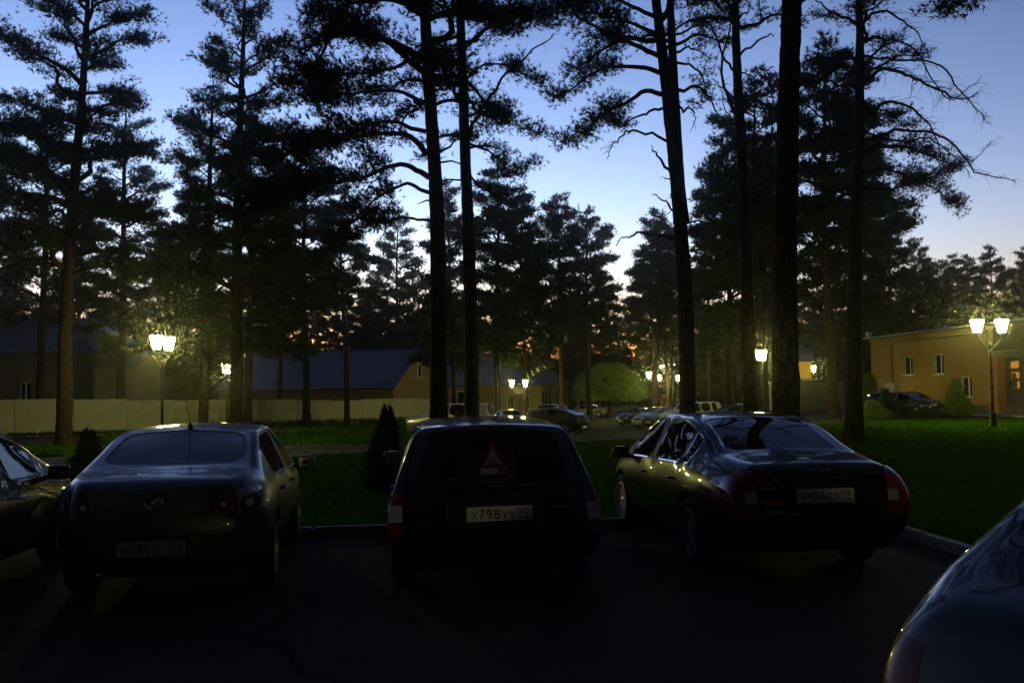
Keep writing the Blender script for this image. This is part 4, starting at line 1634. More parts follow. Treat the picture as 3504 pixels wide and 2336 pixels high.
# rear wiper and sticker on the glass
strip(bv, 'rear', [(0, .96), (-.18, .985), (-.40, .975)], .02, 'wiper', 'trim', c2, off=.015, n=16)
st = empty('window_sticker', (0, 0, 0), 0, c2)


def flat_on_glass(poly, name, material, parent, dx, dz, off):
    pts = []
    for p in poly:
        q, n = cast(bv, 'rear', p[0] + dx, p[1] + dz)
        pts.append(tuple(q + n * off))
    me = bpy.data.meshes.new(name)
    me.from_pydata(pts, [], [tuple(range(len(pts)))])
    me.materials.append(M[material])
    return link(bpy.data.objects.new(name, me), parent)


flat_on_glass([(-.105, 0), (.105, 0), (.012, .19), (-.012, .19)], 'red_border', 'red_ink', st, 0, 1.075, .003)
flat_on_glass([(-.066, .026), (.066, .026), (0, .150)], 'white_field', 'sticker', st, 0, 1.075, .005)
for k, q in enumerate(((-.030, -.020, .034, .078), (-.005, .005, .034, .078), (.020, .030, .034, .078), (-.030, .030, .030, .040))):
    flat_on_glass([(q[0], q[2]), (q[1], q[2]), (q[1], q[3]), (q[0], q[3])], 'letter_stroke', 'ink', st, 0, 1.075, .007 + .0004 * k)
flat_on_glass([(-.105, -.052), (.105, -.052), (.105, -.006), (-.105, -.006)], 'caption', 'sticker', st, 0, 1.075, .003)
flat_on_glass([(.035, -.046), (.10, -.046), (.10, -.012), (.035, -.012)], 'caption_block', 'red_ink', st, 0, 1.075, .005)
seats(c2, .05, -.80, .56, 1.25, tall=.66)
MB().span((-.62, .98, .5), (.62, 1.22, .93)).build('dashboard', M['interior'], c2)
MB().span((-.70, -2.1, .50), (.70, -1.1, .54)).span((-.74, -2.0, .3), (-.70, -1.1, .86)).span((.70, -2.0, .3), (.74, -1.1, .86)).build('load_floor', M['interior'], c2)
MB().lathe([(.175, -.015), (.19, 0), (.175, .015), (.16, 0)], 20, Matrix.Rotation(R(65), 3, 'X'), close=True).build('steering_wheel', M['interior'], c2).location = (-.36, .72, .93)
MB().tube([(-.66, -1.60, .50), (-.70, -1.72, .26)], .03, 8).build('exhaust', M['chrome'], c2)

# ---- black sedan on the right
c3, bv, S = base_car('sedan_b', 'parked_saloon', (2.40, 10.68, 0), R(7.0), 'shiny black sedan with tall red tail lamps and pale window trim', 'paint_green', 3, 'tint', spokes=12, trim='chrome', group='cars parked along the lawn kerb')
side_seams(c3, bv, S, -1.02, -.005, 1.22, .92)
strip(bv, 'rear', [(-.60, 1.03), (-.58, .86), (-.55, .56), (.55, .56), (.58, .86), (.60, 1.03)], .009, 'boot_gap', 'seam', c3, n=70)
strip(bv, 'rear', [(-.87, .56), (.87, .56)], .010, 'bumper_gap', 'seam', c3, n=60)
strip(bv, 'rear', [(-.86, .40), (.86, .40)], .014, 'bumper_gap', 'seam', c3, n=60)
for s in (-1, 1):
    patch(bv, 'rear', [(s * .905, .80), (s * .87, .885), (s * .76, .93), (s * .69, .985), (s * .62, .99)],
          [(s * .905, .60), (s * .84, .59), (s * .76, .59), (s * .66, .59), (s * .575, .59)], 'tail_lamp', 'red_lens', c3, off=.008, nu=24, nv=14)
    patch(bv, 'rear', [(s * .70, .795), (s * .605, .795)], [(s * .70, .70), (s * .595, .70)], 'reversing_lens', 'clear_lens', c3, off=.011, nu=8, nv=6)
    strip(bv, 'rear', [(s * .90, .578), (s * .56, .578)], .008, 'lamp_trim', 'chrome', c3, off=.008)
    ax = 'left' if s < 0 else 'right'
    handle(c3, bv, ax, -.82, .80, 'paint_green')
    handle(c3, bv, ax, .25, .78, 'paint_green')
    mirror(c3, bv, .88, .98, .95, s, 'paint_green')
    strip(bv, ax, [(-.98, .575), (1.16, .555)], .035, 'side_moulding', 'chrome', c3, off=.006, n=50)
patch(bv, 'rear', [(-.42, .885), (.42, .885)], [(-.36, .60), (.36, .60)], 'plate_recess', 'paint_black', c3, off=.003, nu=30, nv=10)
patch(bv, 'rear', [(-.43, .905), (.43, .905)], [(-.43, .883), (.43, .883)], 'boot_bar', 'chrome', c3, off=.020, nu=30, nv=4)
h, nrm = cast(bv, 'rear', 0, .755)
number_plate(c3, (.0, h.y - .026, .765), R(-10), 'K', '456', 'KX', '98', slogan='CLUB VOLVO MOSCOW')
text_on(bv, 'rear', 'VOLVO', 0, .965, .20, .026, 'chrome', c3)
text_on(bv, 'rear', 'S80', -.47, .70, .15, .034, 'chrome', c3)
text_on(bv, 'rear', 'TURBO', -.47, .635, .16, .018, 'chrome', c3)
text_on(bv, 'rear', 'T6', .49, .73, .06, .022, 'chrome', c3)
seats(c3, .0, -.50, .50, 1.3, tall=.56, tag_rear=False)
MB().span((-.62, 1.05, .5), (.62, 1.3, .92)).build('dashboard', M['interior'], c3)
MB().span((-.66, -1.72, .90), (.66, -1.1, .93)).build('parcel_shelf', M['interior'], c3)

# ---- black sedan cut by the left edge
c4, bv, S = base_car('sedan_b', 'black_sedan', (-5.40, 8.40, 0), R(6.5), 'black sedan cut off by the left edge, sky mirrored in its door window', 'paint_black', 2, 'tint', spokes=8, group='cars parked along the lawn kerb')
side_seams(c4, bv, S, -1.02, -.005, 1.22, .92)
for s in (-1, 1):
    ax = 'left' if s < 0 else 'right'
    handle(c4, bv, ax, -.82, .80, 'chrome')
    handle(c4, bv, ax, .25, .78, 'chrome')
    mirror(c4, bv, .88, .98, .95, s, 'paint_black')
    strip(bv, ax, [(-.98, .52), (1.16, .50)], .03, 'side_moulding', 'trim', c4, off=.006, n=50)
seats(c4, .0, -.50, .50, 1.3, tall=.56, tag_rear=False)

# ---- dark hatchback in the right foreground
c5, bv, S = base_car('hatch', 'dark_hatchback', (3.16, 3.64, 0), R(-50), 'dark hatchback in the right corner, mirroring trees in its rear window', 'paint_black', 3, 'tint', spokes=7)
side_seams(c5, bv, S, -1.18, -.01, 1.12, .95)
for s in (-1, 1):
    ax = 'left' if s < 0 else 'right'
    patch(bv, 'rear', [(s * .865, .90), (s * .74, .945), (s * .64, .93)], [(s * .875, .70), (s * .78, .66), (s * .66, .68)], 'tail_lamp', 'red_dark', c5, off=.002, nu=16, nv=10)
    handle(c5, bv, ax, -.86, .86, 'paint_black')
    mirror(c5, bv, .86, .90, .965, s, 'paint_black')
seats(c5, .0, -.55, .50, 1.25, tall=.56, tag_rear=False)

# ---- cars on the far car park
FARG = 'cars standing on the far car park'


def far_lamps(root, bvh, zf, zr, xw):
    for s in (-1, 1):
        patch(bvh, 'front', [(s * xw, zf + .07), (s * (xw - .26), zf + .05)], [(s * xw, zf - .07), (s * (xw - .26), zf - .07)], 'headlamp', 'clear_lens', root, off=.01, nu=6, nv=4)
        patch(bvh, 'rear', [(s * xw, zr + .10), (s * (xw - .17), zr + .10)], [(s * xw, zr - .12), (s * (xw - .17), zr - .12)], 'tail_lamp', 'red_lens', root, off=.01, nu=6, nv=4)
    patch(bvh, 'front', [(-.30, zf + .04), (.30, zf + .04)], [(-.28, zf - .07), (.28, zf - .07)], 'grille', 'trim', root, off=.008, nu=8, nv=4)
    for ax in ('front', 'rear'):
        patch(bvh, ax, [(-.26, zf - .20), (.26, zf - .20)], [(-.26, zf - .31), (.26, zf - .31)], 'number_plate', 'plate', root, off=.012, nu=6, nv=3)


MERGE = ('door', 'trunk_lid', 'hood', 'roof', 'rear_bumper', 'front_bumper', 'tailgate')
PROTO = {}


def far_car(kind, x, y, rz, paint, label, glassmat='tint'):
    if kind not in PROTO:
        r, bvh, S_ = base_car(kind, 'parked_car', (0, 0, 0), 0, '', 'paint_white', 2, glassmat, merge=MERGE, group=FARG)
        far_lamps(r, bvh, *{'sedan_a': (.66, .80, .62), 'wagon': (.70, .72, .70), 'suv': (.86, .92, .76), 'hatch': (.66, .80, .62)}[kind])
        PROTO[kind] = r
        o = r
    else:
        o = copy_tree(PROTO[kind])
    o.location = (x, y, gz(x, y))
    o.rotation_euler = (0, 0, R(rz))
    tag(o, label, 'car', FARG)
    for ch in o.children:
        if ch.type == 'MESH' and ch.name.startswith('body'):
            ch.material_slots[0].link = 'OBJECT'
            ch.material_slots[0].material = M[paint]
    return o


far_car('suv', -3.1, 48.0, 78, 'paint_silver', 'silver off-roader facing left behind the central pine trunks')
far_car('sedan_a', -.35, 63.5, 12, 'paint_silver', 'pale sedan roof just below the double lamp behind the wagon')
far_car('wagon', 2.6, 86, 60, 'paint_black', 'dark estate car right of the lamp, behind the paler roofs')
far_car('hatch', 2.2, 54.0, 60, 'paint_black', 'small black car close behind the right end of the wagon roof')
far_car('suv', 3.05, 68.0, -20, 'paint_blue', 'blue grey off-roader between the lamp and the thin lit trunk')
far_car('sedan_a', 8.9, 112, 78, 'paint_silver', 'silver sedan seen from its side in front of the round willow')
far_car('sedan_a', 10.35, 76.5, 128, 'paint_black', 'black sedan, leftmost in the row facing the lot')
far_car('hatch', 10.5, 68.0, 128, 'paint_white', 'white hatchback nose second in the row facing the lot')
far_car('wagon', 11.3, 67.0, 128, 'paint_maroon', 'maroon car beside the white hatchback in the row')
far_car('suv', 11.4, 60.5, 128, 'paint_white', 'white off-roader in front of the forked pine trunk')
far_car('hatch', 13.6, 57.5, 100, 'paint_blue', 'dark coupe with sky in its windscreen above the black sedan roof')
far_car('wagon', 22.7, 54.5, 205, 'paint_black', 'dark estate car parked against the ochre building')


# ------------------------------------------------------------------ pines
def tubes_np(paths, rads, n):
    """many tapered tubes as one vertex / quad array"""
    V, F = [], []
    base = 0
    th = np.arange(n) * 2 * math.pi / n
    for p, r in zip(paths, rads):
        p = np.asarray(p, dtype=float)
        m = len(p)
        d = np.gradient(p, axis=0)
        d /= np.linalg.norm(d, axis=1)[:, None] + 1e-9
        ref = np.array([0.0, 0.0, 1.0]) if abs(d[0, 2]) < .8 else np.array([1.0, 0, 0])
        a = np.cross(d, ref)
        a /= np.linalg.norm(a, axis=1)[:, None] + 1e-9
        b = np.cross(d, a)
        r = np.asarray(r, dtype=float)
        ring = p[:, None, :] + (a[:, None, :] * np.cos(th)[None, :, None] + b[:, None, :] * np.sin(th)[None, :, None]) * r[:, None, None]
        V.append(ring.reshape(-1, 3))
        i = np.arange(m - 1)[:, None] * n
        k = np.arange(n)[None, :]
        k2 = (k + 1) % n
        F.append((np.stack([i + k, i + k2, i + n + k2, i + n + k], -1) + base).reshape(-1, 4))
        base += m * n
    return np.concatenate(V), np.concatenate(F)


def needle_mesh(name, P, D, L, W, k, rg, material='needle'):
    """tufts of k thin needle blades at points P pointing along D"""
    n = len(P)
    d = np.repeat(D, k, 0) + rg.normal(0, .62, (n * k, 3))
    d /= np.linalg.norm(d, axis=1)[:, None] + 1e-9
    p = np.repeat(P, k, 0)
    l = (L * rg.uniform(.6, 1.25, n * k))[:, None]
    s = np.cross(d, rg.normal(0, 1, (n * k, 3)))
    s /= np.linalg.norm(s, axis=1)[:, None] + 1e-9
    V = np.stack([p - s * W * .5, p + s * W * .5, p + d * l], 1)
    me = np_mesh(name, V.reshape(-1, 3), np.arange(n * k * 3).reshape(-1, 3))
    me.materials.append(M[material])
    return me


def smooth_path(pts, n):
    """catmull-rom resample"""
    P = np.asarray(pts, dtype=float)
    P = np.vstack([2 * P[0] - P[1], P, 2 * P[-1] - P[-2]])
    m = len(P) - 3
    t = np.linspace(0, m - 1e-6, n)
    i = t.astype(int)
    u = (t - i)[:, None]
    a, b, c, d = P[i], P[i + 1], P[i + 2], P[i + 3]
    return .5 * (2 * b + (c - a) * u + (2 * a - 5 * b + 4 * c - d) * u ** 2 + (3 * b - a - 3 * c + d) * u ** 3)


def dress_limb(path, r0, leaf, rg, sec, sr, TP, TD, dens, size):
    """side branches, twigs and needle tufts for one limb"""
    seg = np.linalg.norm(np.diff(path, axis=0), axis=1)
    L = seg.sum()
    n = len(path)
    ns = max(4, int(L * (4.6 if leaf else 6.5) * dens))
    for s in np.sort(1 - .66 * rg.random(ns) ** 1.15 if leaf else rg.uniform(.2, .99, ns)):
        i = min(int(s * (n - 1)), n - 2)
        p = path[i] + (path[i + 1] - path[i]) * (s * (n - 1) - i)
        d = path[i + 1] - path[i]
        d = d / (np.linalg.norm(d) + 1e-9)
        side = np.cross(d, [0, 0, 1.0])
        side /= np.linalg.norm(side) + 1e-9
        sg = rg.choice([-1, 1])
        dd = d * rg.uniform(.3, .9) + side * sg * rg.uniform(.5, 1.1) + np.array([0, 0, rg.uniform(-.25, .45)])
        dd /= np.linalg.norm(dd)
        l = min(1.5, max(.3, L * .32 * (1.15 - .6 * s))) * rg.uniform(.55, 1.2)
        if not leaf:
            l *= rg.choice([.22, .35, .6])
        q = np.stack([p, p + dd * l * .4 + rg.normal(0, .05 * l, 3), p + dd * l * .75 + np.array([0, 0, .05 * l if leaf else -.12 * l]) + rg.normal(0, .07 * l, 3), p + dd * l + np.array([0, 0, .16 * l if leaf else -.35 * l]) + rg.normal(0, .08 * l, 3)])
        sec.append(q)
        b = max(.007, r0 * .22 * (1 - .6 * s))
        sr.append([b, b * .7, b * .5, b * .25])
        if not leaf:
            continue
        nt = max(6, int(l / .036 * leaf * dens))
        t = rg.uniform(.12, 1.05, nt)
        pos = np.stack([np.interp(t, [0, .4, .75, 1.05], q[:, k]) for k in range(3)], 1)
        off = rg.normal(0, 1, (nt, 3)) * np.array([.15, .15, .085]) * size * (.6 + .5 * min(l, 1.2))
        pos = pos + off
        dr = np.tile(dd * .7, (nt, 1)) + np.array([0, 0, .45]) + off * 1.5
        TP.append(pos)
        TD.append(dr / (np.linalg.norm(dr, axis=1)[:, None] + 1e-9))


def trunk_arrays(path, r0, r1, n, rg, rough=.07, flare=True):
    m = len(path)
    z = path[:, 2]
    t = (z - z[0]) / (z[-1] - z[0])
    r = r0 * (1 - t) ** .75 + r1
    if flare:
        r = r * (1 + .55 * np.exp(-np.maximum(z - z[0], 0) / .35))
    th = np.arange(n) * 2 * math.pi / n
    ph = rg.uniform(0, 6.28, 4)
    bump = 1 + rough * (np.sin(3 * th[None, :] + ph[0] + .9 * z[:, None]) * .45 + np.sin(5 * th[None, :] + ph[1] - 1.7 * z[:, None]) * .35) + rg.normal(0, rough * .55, (m, n))
    V = np.stack([path[:, 0, None] + r[:, None] * bump * np.cos(th), path[:, 1, None] + r[:, None] * bump * np.sin(th), np.tile(z[:, None], (1, n))], -1).reshape(-1, 3)
    i = np.arange(m - 1)[:, None] * n
    k = np.arange(n)[None, :]
    k2 = (k + 1) % n
    F = np.stack([i + k, i + k2, i + n + k2, i + n + k], -1).reshape(-1, 4)
    return V, F


def auto_limbs(rg, path, zb, H, rad, nl, low_arch=True):
    out = []
    for q in range(nl):
        t = (q + rg.uniform(0, 1)) / nl
        z = zb + (H - zb) * t * .985
        az = q * 2.4 + rg.uniform(-.5, .5)
        L = rad * (math.sqrt(max(.03, 1 - ((t - .32) / .70) ** 2)) * .5 + .5 * (1 - t) ** .7 + .03) * rg.uniform(.62, 1.12) * (min(1, .55 + t * 4))
        e = R(-4 + 52 * t + rg.uniform(-9, 9))
        b = np.array([np.interp(z, path[:, 2], path[:, 0]), np.interp(z, path[:, 2], path[:, 1]), z])
        h = np.array([math.cos(az), math.sin(az), 0])
        sd = np.array([-h[1], h[0], 0])
        pts = [b]
        w = rg.normal(0, .06, 6)
        for k in range(1, 7):
            s = k / 6
            up = L * (math.sin(e) * s + (.16 * math.sin(math.pi * s * .9) - .10 * s * s) * (1 - t))
            pts.append(b + h * L * s * math.cos(e) + sd * L * w[k - 1] + np.array([0, 0, up + rg.normal(0, .025) * L]))
        out.append((1.0, max(.02, .036 * L * (1 - .35 * t)), np.array(pts)))
    return out


def build_pine(seed, H, zb, rad, r0, trunk, nl, dens=1.0, size=1.0, k=9, nl_len=.125, nw=.015, manual=(), sides=12, ring=.3, dead=0):
    """returns (trunk mesh, list of limb meshes or one branch mesh, crown mesh)"""
    rg = np.random.default_rng(seed)
    tp = np.array([(x, 0 + .0 * i, z) for i, (x, z) in enumerate(trunk)])
    if tp[-1, 2] < H:
        d = (tp[-1] - tp[-2]) / max(tp[-1, 2] - tp[-2, 2], 1e-6)
        tp = np.vstack([tp, tp[-1] + d * (H - tp[-1, 2])])
    m = max(12, int((tp[-1, 2] - tp[0, 2]) / ring))
    path = smooth_path(tp, m)
    path[:, 1] += .12 * np.sin(path[:, 2] * .35 + seed)
    V, F = trunk_arrays(path, r0, .02, sides, rg)
    tm = np_mesh('trunk', V, None, F, True)
    limbs = auto_limbs(rg, path, zb, H, rad, nl)
    sec, sr, TP, TD, lp, lr = [], [], [], [], [], []
    for q in range(dead):
        z = rg.uniform(zb * .45, zb * 1.05)
        az = rg.uniform(0, 6.28)
        L = rg.uniform(.25, 1.1)
        b = np.array([np.interp(z, path[:, 2], path[:, 0]), np.interp(z, path[:, 2], path[:, 1]), z])
        h = np.array([math.cos(az), math.sin(az), 0])
        lp.append(np.array([b, b + h * L * .5 + [0, 0, .05], b + h * L + [0, 0, -.1 * L]]))
        lr.append([.03, .022, .008])
    man = []
    for lf, r, pts in manual:
        P = smooth_path(np.array(pts), 4 * len(pts))
        P[:, 1] += np.interp(P[0, 2], path[:, 2], path[:, 1])
        P[2:] += np.cumsum(rg.normal(0, .034, (len(P) - 2, 3)), 0) * (.6 if lf else 1.0)
        man.append((float(lf), r * .72, P))
    for lf, r, P in limbs:
        P = smooth_path(P, 12)
        lp.append(P)
        lr.append(r * (1 - np.linspace(0, 1, len(P)) * .82))
        dress_limb(P, r, lf, rg, sec, sr, TP, TD, dens, size)
    nb = len(sec)
    mm = []
    for lf, r, P in man:
        s0, r_ = [], []
        dress_limb(P, r, lf * 1.25, rg, s0, r_, TP, TD, dens * 1.15, size)
        a, b = tubes_np([P], [r * (1 - np.linspace(0, 1, len(P)) * .80)], 8)
        if s0:
            c, d = tubes_np(s0, r_, 4)
            a, b = np.concatenate([a, c]), np.concatenate([b, d + len(P) * 8])
        mm.append(np_mesh('limb', a, None, b, True))
    a, b = tubes_np(lp, lr, 6)
    if sec:
        c, d = tubes_np(sec, sr, 3)
        a, b = np.concatenate([a, c]), np.concatenate([b, d + len(a)])
    bm_ = np_mesh('branches', a, None, b, True)
    cm = needle_mesh('crown', np.concatenate(TP), np.concatenate(TD), nl_len, nw, k, rg)
    for x in mm + [bm_]:
        x.materials.append(M['twig'])
    tm.materials.append(M['bark'])
    return tm, mm, bm_, cm


def place_pine(meshes, loc, rz, label, group=None, name='pine_tree', bark=None, scale=1.0):
    tm, mm, bm_, cm = meshes
    root = empty(name, (loc[0], loc[1], gz(*loc) + (loc[2] if len(loc) > 2 else 0)), rz)
    root.scale = (scale,) * 3
    tag(root, label, 'tree', group)
    link(bpy.data.objects.new('trunk', tm), root)
    for x in mm:
        link(bpy.data.objects.new('limb', x), root)
    tag(link(bpy.data.objects.new('branches', bm_), root), kind='stuff')
    tag(link(bpy.data.objects.new('crown', cm), root), kind='stuff')
    return root


